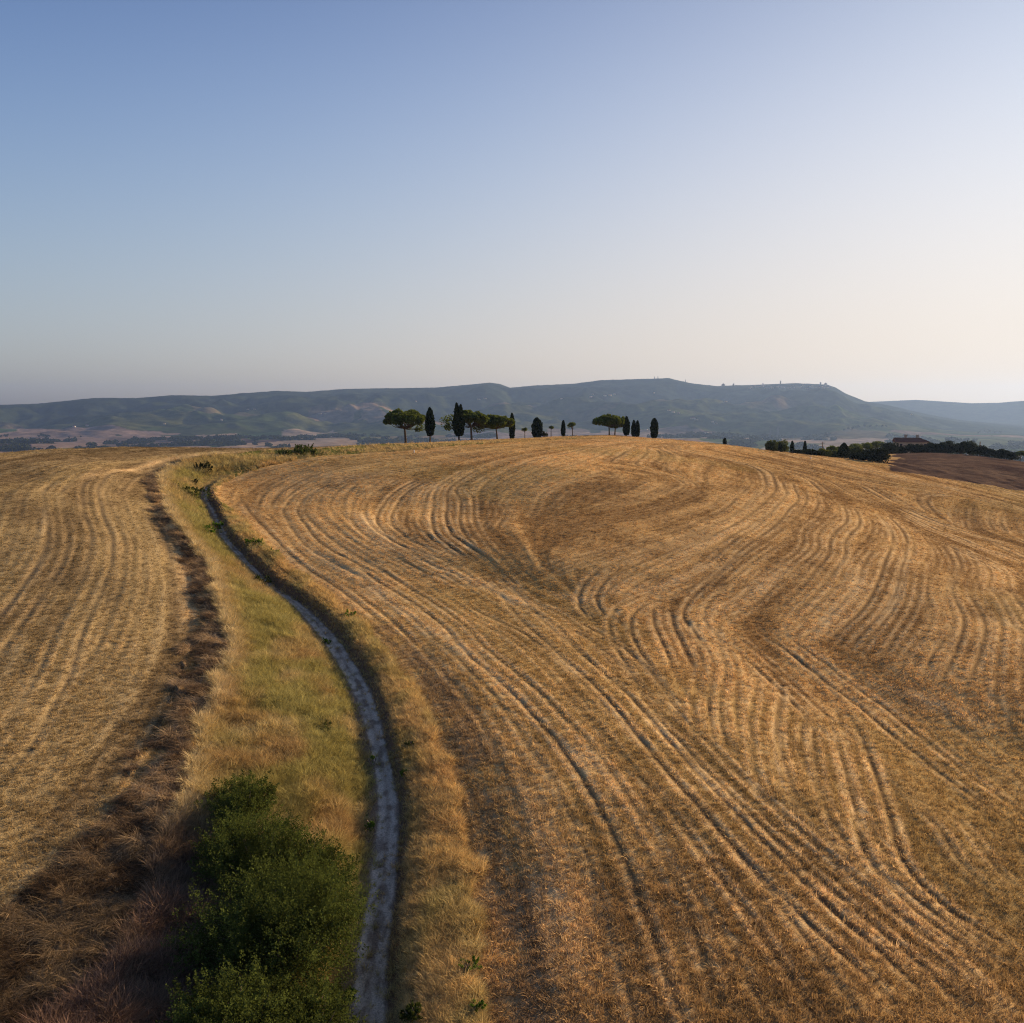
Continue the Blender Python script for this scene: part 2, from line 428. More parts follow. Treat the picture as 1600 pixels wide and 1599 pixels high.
for att in range(8000):
    th_s = rs.uniform(-.56, .56); r_s = 22 + 250 * rs.random() ** 1.3
    x0, y0 = r_s * math.sin(th_s), r_s * math.cos(th_s)
    DS = 2.2 + r_s * .004
    if not okp(x0, y0) or near_line(x0, y0, DS): continue
    hl = []
    for sg in (1, -1):
        x, y = x0, y0; vx, vy = fdir(x, y); vx *= sg; vy *= sg; L = []
        for q in range(110):
            x += vx * 1.3; y += vy * 1.3
            if not okp(x, y) or near_line(x, y, DS * .62): break
            L.append((x, y)); nx, ny = fdir(x, y)
            dt = nx * vx + ny * vy
            if abs(dt) < .80: break
            if dt < 0: nx, ny = -nx, -ny
            vx, vy = nx, ny
        hl.append(L)
    pts = hl[1][::-1] + [(x0, y0)] + hl[0]
    if len(pts) < 12: continue
    kx = len(extra_w)
    for p in pts: addp(p, kx)
    extra_w.append((np.array(pts), rs.choice((.2, .4, .55, .7, .9))))
print('extra lines', len(extra_w), sum(len(p) for p, w in extra_w))

# ------------------------------------------------------------------ the near sheet (polar tessellation)
dense = np.radians(np.linspace(-31, 31, 641))
side = np.radians(np.concatenate([np.geomspace(31.25, 60, 34), np.linspace(64, 180, 26)]))
TH = np.concatenate([-side[::-1], dense, side])
R = np.concatenate([np.linspace(1.5, 22, 18), np.arange(23, 60, .105), np.arange(60, 140, .26), np.arange(140, 290, .62), np.arange(290, 480, 2.6), [480.]])
NR, NT = len(R), len(TH)
TT, RRm = np.meshgrid(TH, R)
X = RRm * np.sin(TT); Y = RRm * np.cos(TT)
Z0 = zbase(X, Y)
NEARW = 1.0

def stamp(pts, maxd, side_=False):
    """distance (signed: + on the right of the direction of travel), along-length, to a polyline"""
    best = np.full(X.shape, 1e9); sgn = np.zeros(X.shape); al = np.zeros(X.shape)
    s0 = 0.0
    for k in range(len(pts) - 1):
        a, b = pts[k], pts[k+1]
        d = b - a; L = np.hypot(*d)
        if L < 1e-6: continue
        x0, x1 = min(a[0], b[0]) - maxd, max(a[0], b[0]) + maxd
        y0, y1 = min(a[1], b[1]) - maxd, max(a[1], b[1]) + maxd
        if y0 < 2 and x0 < 0 < x1:
            s0 += L; continue
        cs = np.array([[x0, y0], [x0, y1], [x1, y0], [x1, y1]])
        rr = np.hypot(cs[:, 0], cs[:, 1]); tt = np.arctan2(cs[:, 0], cs[:, 1])
        rmin = min(rr.min(), max(y0, 0)) if x0 < 0 < x1 else rr.min()
        i0, i1 = np.searchsorted(R, [rmin * .999, rr.max()]); j0, j1 = np.searchsorted(TH, [tt.min(), tt.max()])
        i0 = max(i0 - 1, 0); j0 = max(j0 - 1, 0); i1 = min(i1 + 1, NR); j1 = min(j1 + 1, NT)
        if i1 <= i0 or j1 <= j0: s0 += L; continue
        sx = X[i0:i1, j0:j1] - a[0]; sy = Y[i0:i1, j0:j1] - a[1]
        t = np.clip((sx * d[0] + sy * d[1]) / L ** 2, 0, 1)
        ex = sx - t * d[0]; ey = sy - t * d[1]
        dd = np.hypot(ex, ey)
        m = dd < best[i0:i1, j0:j1]
        best[i0:i1, j0:j1][m] = dd[m]
        cr = (sx * d[1] - sy * d[0])
        sgn[i0:i1, j0:j1][m] = np.where(cr[m] >= 0, 1, -1)
        al[i0:i1, j0:j1][m] = (s0 + t * L)[m]
        s0 += L
    return best, sgn, al

verge_poly = np.vstack([vleft, vright[::-1]])
strip_poly = np.vstack([sleft, vleft[::-1][len(vleft) - np.argmin(np.hypot(*(vleft - sleft[-1]).T)):] if False else vleft[:np.argmin(np.hypot(*(vleft - sleft[-1]).T))][::-1]])
wpx = (fbm(X / 1.7, Y / 1.7, 44, 3) - .5) * 1.7; wpy = (fbm(X / 1.7 + 50, Y / 1.7, 45, 3) - .5) * 1.7
in_verge = inside(verge_poly, X + wpx, Y + wpy) & (RRm < 300)
in_strip = inside(strip_poly, X + wpx * 1.6, Y + wpy) & ~in_verge & ((fbm(X / 1.3, Y / 2.6, 48, 3) > .40) | (RRm < 42))
dL, sL, aL = stamp(vleft, 6.0)
dR, sR, aR = stamp(vright, 6.0)
dS, sS, aS = stamp(sleft, 5.0)
dP, sP, aP = stamp(path_l, 7.0)
left_poly = np.vstack([sleft, vleft[np.argmin(np.hypot(*(vleft - sleft[-1]).T)):], [[-30, 420], [-400, 420], [-400, -50], sleft[0]]])
in_left = inside(left_poly, X, Y) & ~in_verge & ~in_strip
in_strip &= ~inside([[-400, 200], [400, 200], [400, 500], [-400, 500]], X, Y)
# the brown ploughed field on the far right
dfp = np.array([(1386,735),(1392,716),(1398,707),(1450,704),(1600,716),(1800,740),(1900,800),(1700,778),(1600,767),(1520,754),(1440,741)], float)
dfw = []
for a, b in dfp:
    pass
dark_poly = np.vstack([hit(dfp[:, 0], dfp[:, 1], 0, 420)])
in_dark = inside(dark_poly, X + (fbm(X / 7, Y / 7, 46, 3) - .5) * 9, Y + (fbm(X / 7, Y / 7, 47, 3) - .5) * 9)

# relief
g1 = fbm(X / 9, Y / 9, 51, 3) - .5
g2 = fbm(X / 1.3, Y / 1.3, 55, 3) - .5
g3 = fbm(X / .35, Y / .35, 58, 2) - .5
Z = Z0 + g1 * .35 + g2 * .07
nearm = (RRm < 300) & (np.abs(TT) < 0.62)
l1 = np.zeros(X.shape); l2 = np.zeros(X.shape); l3 = np.zeros(X.shape); l4 = np.zeros(X.shape)
xs, ys = X[nearm], Y[nearm]
l1[nearm] = lic(xs, ys, .36, 13, .42, 61)
l4[nearm] = lic(xs, ys, 1.0, 15, 1.0, 73)
l2[nearm] = lic(xs, ys, 2.0, 12, 1.6, 65)
l3[nearm] = lic(xs, ys, 5.0, 9, 4.0, 69)
# make the height of all the in-field streaks small; they read through raking light
infield = ~(in_verge | in_strip)
soft = np.where(infield, 1.0, 0.0) * np.where(in_dark, .6, 1)
Z += soft * (l1 * .014 + l4 * .010 + l2 * .014 + l3 * .03)
# wheel ruts
rut = np.zeros(X.shape); lip = np.zeros(X.shape)
dfield = np.minimum(np.where(in_verge, 0, 1e9), 1e9)
wav = vnoise(X / 2.2, Y / 2.2, 77)
for k, (pts, w) in enumerate(tram_w):
    d, s, a = stamp(pts, 2.6)
    L = a.max() if a.max() > 0 else 1
    fade = sstep(0, 5, a) * (1 - sstep(L - 5, L, a))
    brk = .5 + .5 * sstep(.25, .6, vnoise(a / 16.0, a * 0 + k * 3.7, 80))
    sd_ = d * s + (vnoise(a / 11.0, a * 0 + k, 81) - .5) * .4
    for c in (-.85, .85):
        e = np.abs(sd_ - c)
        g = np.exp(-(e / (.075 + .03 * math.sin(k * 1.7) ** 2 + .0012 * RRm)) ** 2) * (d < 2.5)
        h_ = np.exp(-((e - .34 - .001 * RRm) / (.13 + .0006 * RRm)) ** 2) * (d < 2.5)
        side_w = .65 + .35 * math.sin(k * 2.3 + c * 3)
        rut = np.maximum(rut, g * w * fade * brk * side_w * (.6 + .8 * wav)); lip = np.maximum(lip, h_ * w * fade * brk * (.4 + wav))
band = np.zeros(X.shape)
for k, (pts, w) in enumerate(extra_w):
    d, s, a = stamp(pts, 1.6)
    L = a.max() if a.max() > 0 else 1
    fade = sstep(0, 4, a) * (1 - sstep(L - 4, L, a)) * (d < 1.55)
    brk = .5 + .5 * sstep(.25, .6, vnoise(a / 18.0, a * 0 + k * 3.7, 180))
    sd_ = d * s + (vnoise(a / 9.0, a * 0 + k, 181) - .5) * .25
    wd = .075 + .0013 * RRm
    for c in ((-.8, .8) if k % 3 else (0.,)):
        e = np.abs(sd_ - c)
        rut = np.maximum(rut, np.exp(-(e / wd) ** 2) * w * fade * brk); lip = np.maximum(lip, np.exp(-((e - wd * 2.6) / (wd * 1.3)) ** 2) * w * fade * brk * (.4 + wav))
    if k % 2: band = np.maximum(band, np.exp(-(sd_ / .7) ** 2) * w * fade)
rut = rut * infield; lip = lip * infield; band = band * infield
lfk = np.where(in_left, .6, 1.0); rut *= lfk; lip *= lfk; band *= lfk
Z += (-rut * .06 + lip * .026) * (1 - .35 * sstep(80, 150, RRm))
palem = np.zeros(X.shape)
for k, pts in enumerate(pale_w):
    d, s, a = stamp(pts, 2.6)
    L = a.max()
    palem = np.maximum(palem, np.exp(-(d / .8) ** 2) * sstep(0, 6, a) * (1 - sstep(L - 6, L, a)) * (.3 + .9 * vnoise(a / 3, a * 0 + k, 85)) * (d < 2.6))
palem *= infield
Z += palem * .04 * (g3 + .5)
# sunken path with a steep right bank, and a long grassy slope on its left
pd = dP * sP
LP = aP.max()
pfade = (1 - sstep(LP - 14, LP - 3, aP)) * (dP < 6.9)
wob = (vnoise(aP / 3.0, aP * 0 + sP, 91) - .5) * .35
halfw = .58 + .08 * np.sin(aP / 6) - .30 * sstep(72, 100, RRm)
prof = np.where(pd > 0, 1 - sstep(halfw + wob * .5, halfw + .75 + wob, pd), 1 - sstep(halfw, 4.6, -pd) ** .8)
onpath = ((dP < halfw + wob * .4) & (aP < LP - 12)).astype(float)
Z -= PATH_DEPTH * (1 + .3 * sstep(50, 90, RRm)) * prof * pfade
Z += .10 * np.exp(-((pd - halfw - .95) / .5) ** 2) * pfade
Z -= .05 * (np.exp(-((pd - .32) / .13) ** 2) + np.exp(-((pd + .32) / .13) ** 2)) * pfade
# strip of thrown-up straw: lumps; verge: clumps
Z += np.where(in_strip, .18 * np.minimum(dS, dL).clip(0, 1) + (fbm(X / .9, Y / .9, 95, 3) - .5) * .75 + g3 * .2, 0)
Z += np.where(in_verge & (onpath < .5) & (dP > 1.2), (fbm(X / 1.6, Y / 1.6, 97, 3) - .5) * np.where(pd > 0, .22, .45), 0)
Z += .35 * np.exp(-(dL / .9) ** 2) * (RRm < 260)
# drill ridges on the brown field
Z += np.where(in_dark, np.sin(Y / 1.1 + l1 * .3) * .06 + g2 * .3, 0)
rim = sstep(455, 480, RRm)
Z -= rim * 4

def zsurf(x, y):
    r = np.hypot(x, y); th = np.arctan2(x, y)
    i = np.clip(np.searchsorted(R, r) - 1, 0, NR - 2); j = np.clip(np.searchsorted(TH, th) - 1, 0, NT - 2)
    fi = np.clip((r - R[i]) / (R[i+1] - R[i]), 0, 1); fj = np.clip((th - TH[j]) / (TH[j+1] - TH[j]), 0, 1)
    near = (Z[i, j] * (1 - fj) + Z[i, j+1] * fj) * (1 - fi) + (Z[i+1, j] * (1 - fj) + Z[i+1, j+1] * fj) * fi
    return np.where(r < 470, near, zbase(x, y))
def samp(T, x, y):
    r = np.hypot(x, y); th = np.arctan2(x, y)
    i = np.clip(np.searchsorted(R, r), 0, NR - 1); j = np.clip(np.searchsorted(TH, th), 0, NT - 1)
    return T[i, j]

# colour of the ground itself
c3 = lambda *a: np.array(a, float)
SOIL = c3(.125, .088, .062); SOILW = c3(.33, .27, .205)
STRAW = c3(.58, .368, .150); STRAWP = c3(.74, .515, .255); STRAWD = c3(.33, .195, .078); OLIVE = c3(.36, .26, .095)
CLAY = c3(.58, .475, .36); DRY = c3(.34, .22, .10); GREENG = c3(.14, .145, .035)
big = fbm(X / 26, Y / 26, 101, 3)
patch = fbm(X / 5, Y / 5, 103, 3)
k2 = np.clip(.53 + .19 * l2 + .10 * l3 + (patch - .5) * .55, 0, 1)
k1 = np.clip(.42 + .14 * l1 + .12 * l4 + .45 * band, 0, 1)
fieldR = mixc(mixc(STRAWD, STRAW, sstep(.15, .75, k2)), STRAWP, sstep(.55, 1.0, k1) * .45 * sstep(.2, .7, k2))
fieldR = mixc(fieldR, OLIVE * np.ones(3), sstep(.52, .72, big) * .45)
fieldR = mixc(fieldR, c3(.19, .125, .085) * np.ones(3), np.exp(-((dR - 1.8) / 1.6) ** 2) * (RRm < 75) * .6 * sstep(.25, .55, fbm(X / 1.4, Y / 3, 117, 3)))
fieldR = fieldR * (1 + .2 * sstep(12.5, 16.5, Z0))[..., None]      # hilltop straw painted paler, standing in for stronger sunlight on the crest
fieldR = fieldR * (1 - .32 * sstep(66, 38, RRm) * sstep(-.05, .25, TT))[..., None]  # browner stubble at near right, with lens vignetting painted into its colour too
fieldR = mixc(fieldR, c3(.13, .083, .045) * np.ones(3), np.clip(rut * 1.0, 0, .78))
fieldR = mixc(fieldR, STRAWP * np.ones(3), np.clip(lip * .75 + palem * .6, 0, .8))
fL = mixc(mixc(c3(.17, .118, .058), c3(.30, .215, .10), sstep(.2, .75, k2)), c3(.43, .33, .18), sstep(.45, .9, k1) * .4)
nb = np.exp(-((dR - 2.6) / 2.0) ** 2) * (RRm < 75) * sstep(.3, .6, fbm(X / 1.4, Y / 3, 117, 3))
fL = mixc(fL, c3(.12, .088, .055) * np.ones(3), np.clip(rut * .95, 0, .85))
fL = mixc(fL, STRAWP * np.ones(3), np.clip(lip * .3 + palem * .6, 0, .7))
vg = fbm(X / 4, Y / 7, 107, 3)
FV = mixc(c3(.24, .17, .07), c3(.14, .14, .035), sstep(.42, .6, vg))
FS = mixc(c3(.13, .088, .055), c3(.27, .185, .10), patch)
FD = mixc(c3(.065, .042, .034), c3(.16, .105, .07), np.clip(.5 + l2 * .2 + (patch - .5) * 1.2, 0, 1))
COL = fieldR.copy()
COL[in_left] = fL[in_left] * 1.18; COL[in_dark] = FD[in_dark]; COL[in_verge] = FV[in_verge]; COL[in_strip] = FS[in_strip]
pc = mixc(CLAY, c3(.20, .145, .10), np.clip(.7 * sstep(.44, .70, fbm(X / .3, Y / .7, 111, 4)) + .5 * np.exp(-(pd / .14) ** 2) + sstep(.75, 1.0, dP / np.maximum(halfw, .1)) * .8, 0, .9))
cen = np.exp(-(pd / .14) ** 2) * .0
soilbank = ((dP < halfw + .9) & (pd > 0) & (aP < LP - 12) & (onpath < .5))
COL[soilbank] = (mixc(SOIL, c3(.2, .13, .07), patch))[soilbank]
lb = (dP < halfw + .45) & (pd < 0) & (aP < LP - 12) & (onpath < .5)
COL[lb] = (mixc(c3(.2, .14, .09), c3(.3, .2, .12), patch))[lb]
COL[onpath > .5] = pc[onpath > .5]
farland = RRm > np.interp(TT, cr_th, cr_D) + 60
COL[farland & ~in_dark] = c3(.16, .15, .06)

def grid_mesh(name, X, Y, Z, mat, col=None, wrap=True):
    nr, nt = X.shape
    co = np.stack([X, Y, Z], -1).reshape(-1, 3).astype(np.float32)
    i, j = np.meshgrid(np.arange(nr - 1), np.arange(nt - 1), indexing='ij')
    a = (i * nt + j).ravel()
    q = np.stack([a, a + nt, a + nt + 1, a + 1], 1)[:, ::-1].astype(np.int32)
    # keep normals up
    me = bpy.data.meshes.new(name)
    me.vertices.add(len(co)); me.vertices.foreach_set('co', co.ravel())
    me.loops.add(q.size); me.loops.foreach_set('vertex_index', q.ravel())
    me.polygons.add(len(q)); me.polygons.foreach_set('loop_start', np.arange(0, q.size, 4, dtype=np.int32))
    me.polygons.foreach_set('use_smooth', np.ones(len(q), bool))
    me.update(calc_edges=True)
    if col is not None:
        at_ = me.color_attributes.new('col', 'FLOAT_COLOR', 'POINT')
        c4 = np.ones((len(co), 4), np.float32); c4[:, :3] = col.reshape(-1, 3)
        at_.data.foreach_set('color', c4.ravel())
    me.materials.append(mat)
    o = bpy.data.objects.new(name, me); C.objects.link(o)
    if me.polygons[len(me.polygons) // 2].normal.z < 0:
        me.flip_normals()
    return o

# ------------------------------------------------------------------ materials
def newmat(name):
    m = bpy.data.materials.new(name); m.use_nodes = True
    nt = m.node_tree; b = nt.nodes['Principled BSDF']
    b.inputs['Roughness'].default_value = .9
    b.inputs['Specular IOR Level'].default_value = 0.0
    return m, nt, b
def nd(nt, t, **kw):
    x = nt.nodes.new(t)
    for k, v in kw.items(): setattr(x, k, v)
    return x
def ground_mat(name, fine, lo, hi, bump, bscale):
    m, nt, b = newmat(name)
    at_ = nd(nt, 'ShaderNodeAttribute', attribute_name='col')
    geo = nd(nt, 'ShaderNodeNewGeometry')
    n1 = nd(nt, 'ShaderNodeTexNoise'); n1.inputs['Scale'].default_value = fine; n1.inputs['Detail'].default_value = 5; n1.inputs['Roughness'].default_value = .7
    nt.links.new(geo.outputs['Position'], n1.inputs['Vector'])
    mr = nd(nt, 'ShaderNodeMapRange'); mr.inputs[1].default_value = .3; mr.inputs[2].default_value = .7; mr.inputs[3].default_value = lo; mr.inputs[4].default_value = hi
    nt.links.new(n1.outputs['Fac'], mr.inputs[0])
    mul = nd(nt, 'ShaderNodeVectorMath', operation='SCALE')
    nt.links.new(at_.outputs['Color'], mul.inputs[0]); nt.links.new(mr.outputs[0], mul.inputs['Scale'])
    nt.links.new(mul.outputs[0], b.inputs['Base Color'])
    n2 = nd(nt, 'ShaderNodeTexNoise'); n2.inputs['Scale'].default_value = bscale; n2.inputs['Detail'].default_value = 4; n2.inputs['Roughness'].default_value = .65
    nt.links.new(geo.outputs['Position'], n2.inputs['Vector'])
    bp = nd(nt, 'ShaderNodeBump'); bp.inputs['Strength'].default_value = 1; bp.inputs['Distance'].default_value = bump
    nt.links.new(n2.outputs['Fac'], bp.inputs['Height']); nt.links.new(bp.outputs[0], b.inputs['Normal'])
    return m
def plain(name, col, var=.25, scale=3.0, rough=.85):
    m, nt, b = newmat(name)
    b.inputs['Roughness'].default_value = rough
    tc = nd(nt, 'ShaderNodeTexCoord')
    n1 = nd(nt, 'ShaderNodeTexNoise'); n1.inputs['Scale'].default_value = scale; n1.inputs['Detail'].default_value = 3
    nt.links.new(tc.outputs['Object'], n1.inputs['Vector'])
    mr = nd(nt, 'ShaderNodeMapRange'); mr.inputs[1].default_value = .3; mr.inputs[2].default_value = .7; mr.inputs[3].default_value = 1 - var; mr.inputs[4].default_value = 1 + var
    nt.links.new(n1.outputs['Fac'], mr.inputs[0])
    mul = nd(nt, 'ShaderNodeVectorMath', operation='SCALE'); mul.inputs[0].default_value = col
    nt.links.new(mr.outputs[0], mul.inputs['Scale']); nt.links.new(mul.outputs[0], b.inputs['Base Color'])
    return m
def leafmat(name, col, attr=None, trans=.3, var=.35, scale=.8):
    """leaf or grass: diffuse with a share of light coming through"""
    m = bpy.data.materials.new(name); m.use_nodes = True; nt = m.node_tree; nt.nodes.clear()
    out = nd(nt, 'ShaderNodeOutputMaterial'); df = nd(nt, 'ShaderNodeBsdfDiffuse'); tr = nd(nt, 'ShaderNodeBsdfTranslucent'); mx = nd(nt, 'ShaderNodeMixShader')
    mx.inputs[0].default_value = trans
    mul = nd(nt, 'ShaderNodeVectorMath', operation='SCALE')
    if attr:
        a = nd(nt, 'ShaderNodeAttribute', attribute_name=attr, attribute_type='INSTANCER')
        nt.links.new(a.outputs['Vector'], mul.inputs[0]); mul.inputs['Scale'].default_value = 1
        a2 = nd(nt, 'ShaderNodeAttribute', attribute_name='shade')
        nt.links.new(a2.outputs['Fac'], mul.inputs['Scale'])
    else:
        mul.inputs[0].default_value = col
        tc = nd(nt, 'ShaderNodeTexCoord'); n1 = nd(nt, 'ShaderNodeTexNoise'); n1.inputs['Scale'].default_value = scale; n1.inputs['Detail'].default_value = 3
        nt.links.new(tc.outputs['Object'], n1.inputs['Vector'])
        mr = nd(nt, 'ShaderNodeMapRange'); mr.inputs[1].default_value = .3; mr.inputs[2].default_value = .7; mr.inputs[3].default_value = 1 - var; mr.inputs[4].default_value = 1 + var
        nt.links.new(n1.outputs['Fac'], mr.inputs[0]); nt.links.new(mr.outputs[0], mul.inputs['Scale'])
    nt.links.new(mul.outputs[0], df.inputs['Color']); nt.links.new(mul.outputs[0], tr.inputs['Color'])
    nt.links.new(df.outputs[0], mx.inputs[1]); nt.links.new(tr.outputs[0], mx.inputs[2]); nt.links.new(mx.outputs[0], out.inputs['Surface'])
    return m

M_ground = ground_mat('stubble_ground', 13, .5, 1.5, .07, 11)
M_far = ground_mat('far_country', .016, .5, 1.5, 4.0, .016)
M_grass = leafmat('grass_blades', None, 'tcol', .35)
M_pine = leafmat('pine_needles', (.105, .130, .026), None, .4, .35, .5)
M_cyp = leafmat('cypress_foliage', (.020, .030, .010), None, .10, .35, .8)
M_oak = leafmat('oak_foliage', (.030, .036, .014), None, .15, .35, .4)
M_lime = leafmat('yellow_green_foliage', (.16, .16, .03), None, .3, .3, .5)
M_poplar = leafmat('light_green_foliage', (.10, .115, .03), None, .3, .3, .5)
M_bush = leafmat('shrub_leaves', (.078, .096, .022), None, .35, .6, 1.2)
M_weed = leafmat('weed_leaves', (.12, .20, .025), None, .4, .3, 3)
M_bark = plain('bark', (.10, .075, .055), .35, 4)
M_dead = plain('dead_wood', (.22, .17, .13), .3, 6)
M_wall = plain('rendered_wall', (.42, .32, .23), .15, .6)
M_wallp = plain('pale_wall', (.58, .49, .40), .1, .2)
M_roof = plain('terracotta_roof', (.16, .07, .05), .2, 1.5)
M_stone = plain('old_stone', (.36, .29, .23), .15, .1)
M_steel = plain('galvanised_steel', (.12, .12, .13), .1, 1)
M_wood = plain('weathered_wood', (.16, .12, .09), .2, 3)
M_white = plain('white_paint', (.75, .73, .70), .05, 3)
M_dark = plain('window_dark', (.03, .03, .035), .1, 2, .3)

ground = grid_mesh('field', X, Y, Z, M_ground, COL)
ground['kind'] = 'structure'

# ------------------------------------------------------------------ far country sheet
fdense = np.radians(np.linspace(-31, 31, 561))
fside = np.radians(np.concatenate([np.geomspace(31.4, 60, 30), np.linspace(64, 180, 30)]))
FTH = np.concatenate([-fside[::-1], fdense, fside])
FR = np.concatenate([np.geomspace(455, 2500, 130), np.geomspace(2530, 5200, 120), np.geomspace(5230, 9300, 170), np.geomspace(9400, 9800, 6), np.geomspace(9850, 12700, 46), [12850]])
FT2, FR2 = np.meshgrid(FTH, FR)
FX2 = FR2 * np.sin(FT2); FY2 = FR2 * np.cos(FT2); FZ2 = zbase(FX2, FY2)
FZ2[FR2 < 470] -= .5
# fields as cells of a warped cell pattern
def cells(x, y, size, seed):
    wx = x + (fbm(x / size / 1.5, y / size / 1.5, seed, 2) - .5) * size * 1.1
    wy = y + (fbm(x / size / 1.5 + 9, y / size / 1.5 + 4, seed + 3, 2) - .5) * size * 1.1
    ix = np.floor(wx / size); iy = np.floor(wy / size)
    b1 = np.full(x.shape, 1e18); b2 = b1.copy(); idv = np.zeros(x.shape)
    for dx in (-1, 0, 1):
        for dy in (-1, 0, 1):
            cx, cy = ix + dx, iy + dy
            sx = (cx + _h(cx, cy, seed + 5)) * size; sy = (cy + _h(cx, cy, seed + 6)) * size
            d = (wx - sx) ** 2 + ((wy - sy) / 1.0) ** 2
            v = _h(cx, cy, seed + 7)
            m = d < b1
            b2 = np.where(m, b1, np.minimum(b2, d)); idv = np.where(m, v, idv); b1 = np.where(m, d, b1)
    return idv, np.sqrt(b2) - np.sqrt(b1)
pal = np.array([(.22,.15,.10),(.17,.125,.085),(.085,.105,.035),(.26,.185,.125),(.13,.085,.07),(.06,.085,.03),(.17,.14,.075),(.25,.18,.125),(.10,.11,.04),(.075,.052,.05)])
idv, edge = cells(FX2, FY2, 520, 201)
ids, _ = cells(FX2, FY2, 520, 201)
FC = pal[np.minimum((idv * 10).astype(int), 9)]
FC = FC * (0.85 + .3 * fbm(FX2 / 120, FY2 / 120, 207, 3))[..., None]
FC = mixc(FC, c3(.45, .34, .25) * np.ones(3), (edge < 14) * (FR2 < 5000) * .5 * (vnoise(FX2 / 900, FY2 / 900, 209) > .4))
th_ = FT2
Rf = 5300 + 700 * (fbm(th_ * 9 + 4, th_ * 0 + 1.5, 21, 2) - .5) - 500 * sstep(0.0, .3, th_)
tm = np.clip((FR2 - Rf) / (RR - Rf), 0, 1)
idm, edm = cells(FX2, FY2, 420, 231)
wood = sstep(.36, .56, tm * .8 + fbm(FX2 / 800, FY2 / 800, 233, 4) * .55 - .18)
MC = mixc(pal[np.array([2, 6, 5, 8, 5, 7, 8, 2, 5, 0])[np.minimum((idm * 10).astype(int), 9)]], c3(.035, .048, .022) * np.ones(3), wood)
MC = MC * (0.8 + .4 * fbm(FX2 / 60, FY2 / 60, 237, 3))[..., None]
MC = MC * (.45 + .45 * fbm(FX2 / 700, FY2 / 700, 261, 3))[..., None]
FC = mixc(FC, MC, sstep(-.02, .05, (FR2 - Rf + 500) / 8000))
def paint(pxs, col, var=.25):
    q = []
    for a, b in pxs:
        th = float(theta_of(a, b)); t = float(tanel(a, b)); D = np.geomspace(700, 7500, 500); z = zbase(D * math.sin(th), D * math.cos(th))
        sl = (z - CAMZ) / D; ok = np.maximum.accumulate(sl) >= t
        D0 = D[int(np.argmax(ok))] if ok.any() else 5000.
        q.append((D0 * math.sin(th), D0 * math.cos(th)))
    m = inside(q, FX2, FY2)
    FC[m] = np.array(col) * np.array([.72, .80, .78]) * (1 - var + 2 * var * fbm(FX2[m] / 90, FY2[m] / 90, 251, 3))[:, None]
for pxs, col in [([(-60,677),(0,676),(95,669),(200,672),(330,676),(300,684),(160,688),(0,691),(-60,692)], (.28,.18,.145)),
                 ([(-60,687),(50,686),(48,700),(-60,706)], (.085,.055,.07)), ([(52,686),(170,685),(168,699),(50,702)], (.26,.165,.13)),
                 ([(172,685),(300,683),(270,699),(160,700)], (.15,.10,.085)), ([(300,682),(370,678),(380,690),(300,696)], (.27,.18,.14)),
                 ([(372,679),(440,676),(432,687),(396,690)], (.07,.10,.035)), ([(310,687),(372,683),(380,696),(330,699)], (.07,.10,.035)),
                 ([(442,676),(520,672),(545,684),(510,694),(440,692)], (.30,.21,.16)), ([(560,688),(650,684),(700,690),(600,698),(560,697)], (.06,.10,.035)),
                 ([(700,678),(800,680),(800,690),(700,692)], (.27,.19,.17)), ([(800,672),(940,674),(1000,680),(900,684),(800,682)], (.33,.22,.17)),
                 ([(-60,668),(40,669),(25,675),(-60,676)], (.07,.095,.045)),
                 ([(1000,676),(1100,678),(1300,686),(1400,686),(1420,692),(1250,693),(1000,683)], (.34,.23,.17)),
                 ([(1140,690),(1210,684),(1230,700),(1140,702)], (.07,.095,.035)), ([(1440,680),(1600,684),(1600,700),(1480,700)], (.12,.125,.06))]:
    paint(pxs, col)
woodv = (fbm(FX2 / 260 + 7, FY2 / 260, 241, 3) > .70) & (FR2 > 900)
FC[woodv] = c3(.04, .05, .022)
hills = grid_mesh('hills', FX2, FY2, FZ2, M_far, FC)
hills['kind'] = 'structure'

# ------------------------------------------------------------------ object helpers
def mesh_np(name, co, faces, mat, smooth_=False, shade=None):
    me = bpy.data.meshes.new(name)
    co = np.asarray(co, np.float32); faces = np.asarray(faces, np.int32); k = faces.shape[1]
    me.vertices.add(len(co)); me.vertices.foreach_set('co', co.ravel())
    me.loops.add(faces.size); me.loops.foreach_set('vertex_index', faces.ravel())
    me.polygons.add(len(faces)); me.polygons.foreach_set('loop_start', np.arange(0, faces.size, k, dtype=np.int32))
    if smooth_: me.polygons.foreach_set('use_smooth', np.ones(len(faces), bool))
    me.update(calc_edges=True)
    if shade is not None:
        a = me.attributes.new('shade', 'FLOAT', 'POINT'); a.data.foreach_set('value', np.asarray(shade, np.float32))
    me.materials.append(mat)
    return me
def obj(name, me, parent=None, loc=(0, 0, 0)):
    o = bpy.data.objects.new(name, me); C.objects.link(o); o.location = loc
    if parent: o.parent = parent
    return o
def thing(name, label, cat, loc, group=None, rz=0):
    o = bpy.data.objects.new(name, None); C.objects.link(o); o.location = loc; o.rotation_euler = (0, 0, rz)
    o.empty_display_size = .5
    o['label'] = label; o['category'] = cat
    if group: o['group'] = group
    return o
def tag(o, label, cat, group=None):
    o['label'] = label; o['category'] = cat
    if group: o['group'] = group
    return o
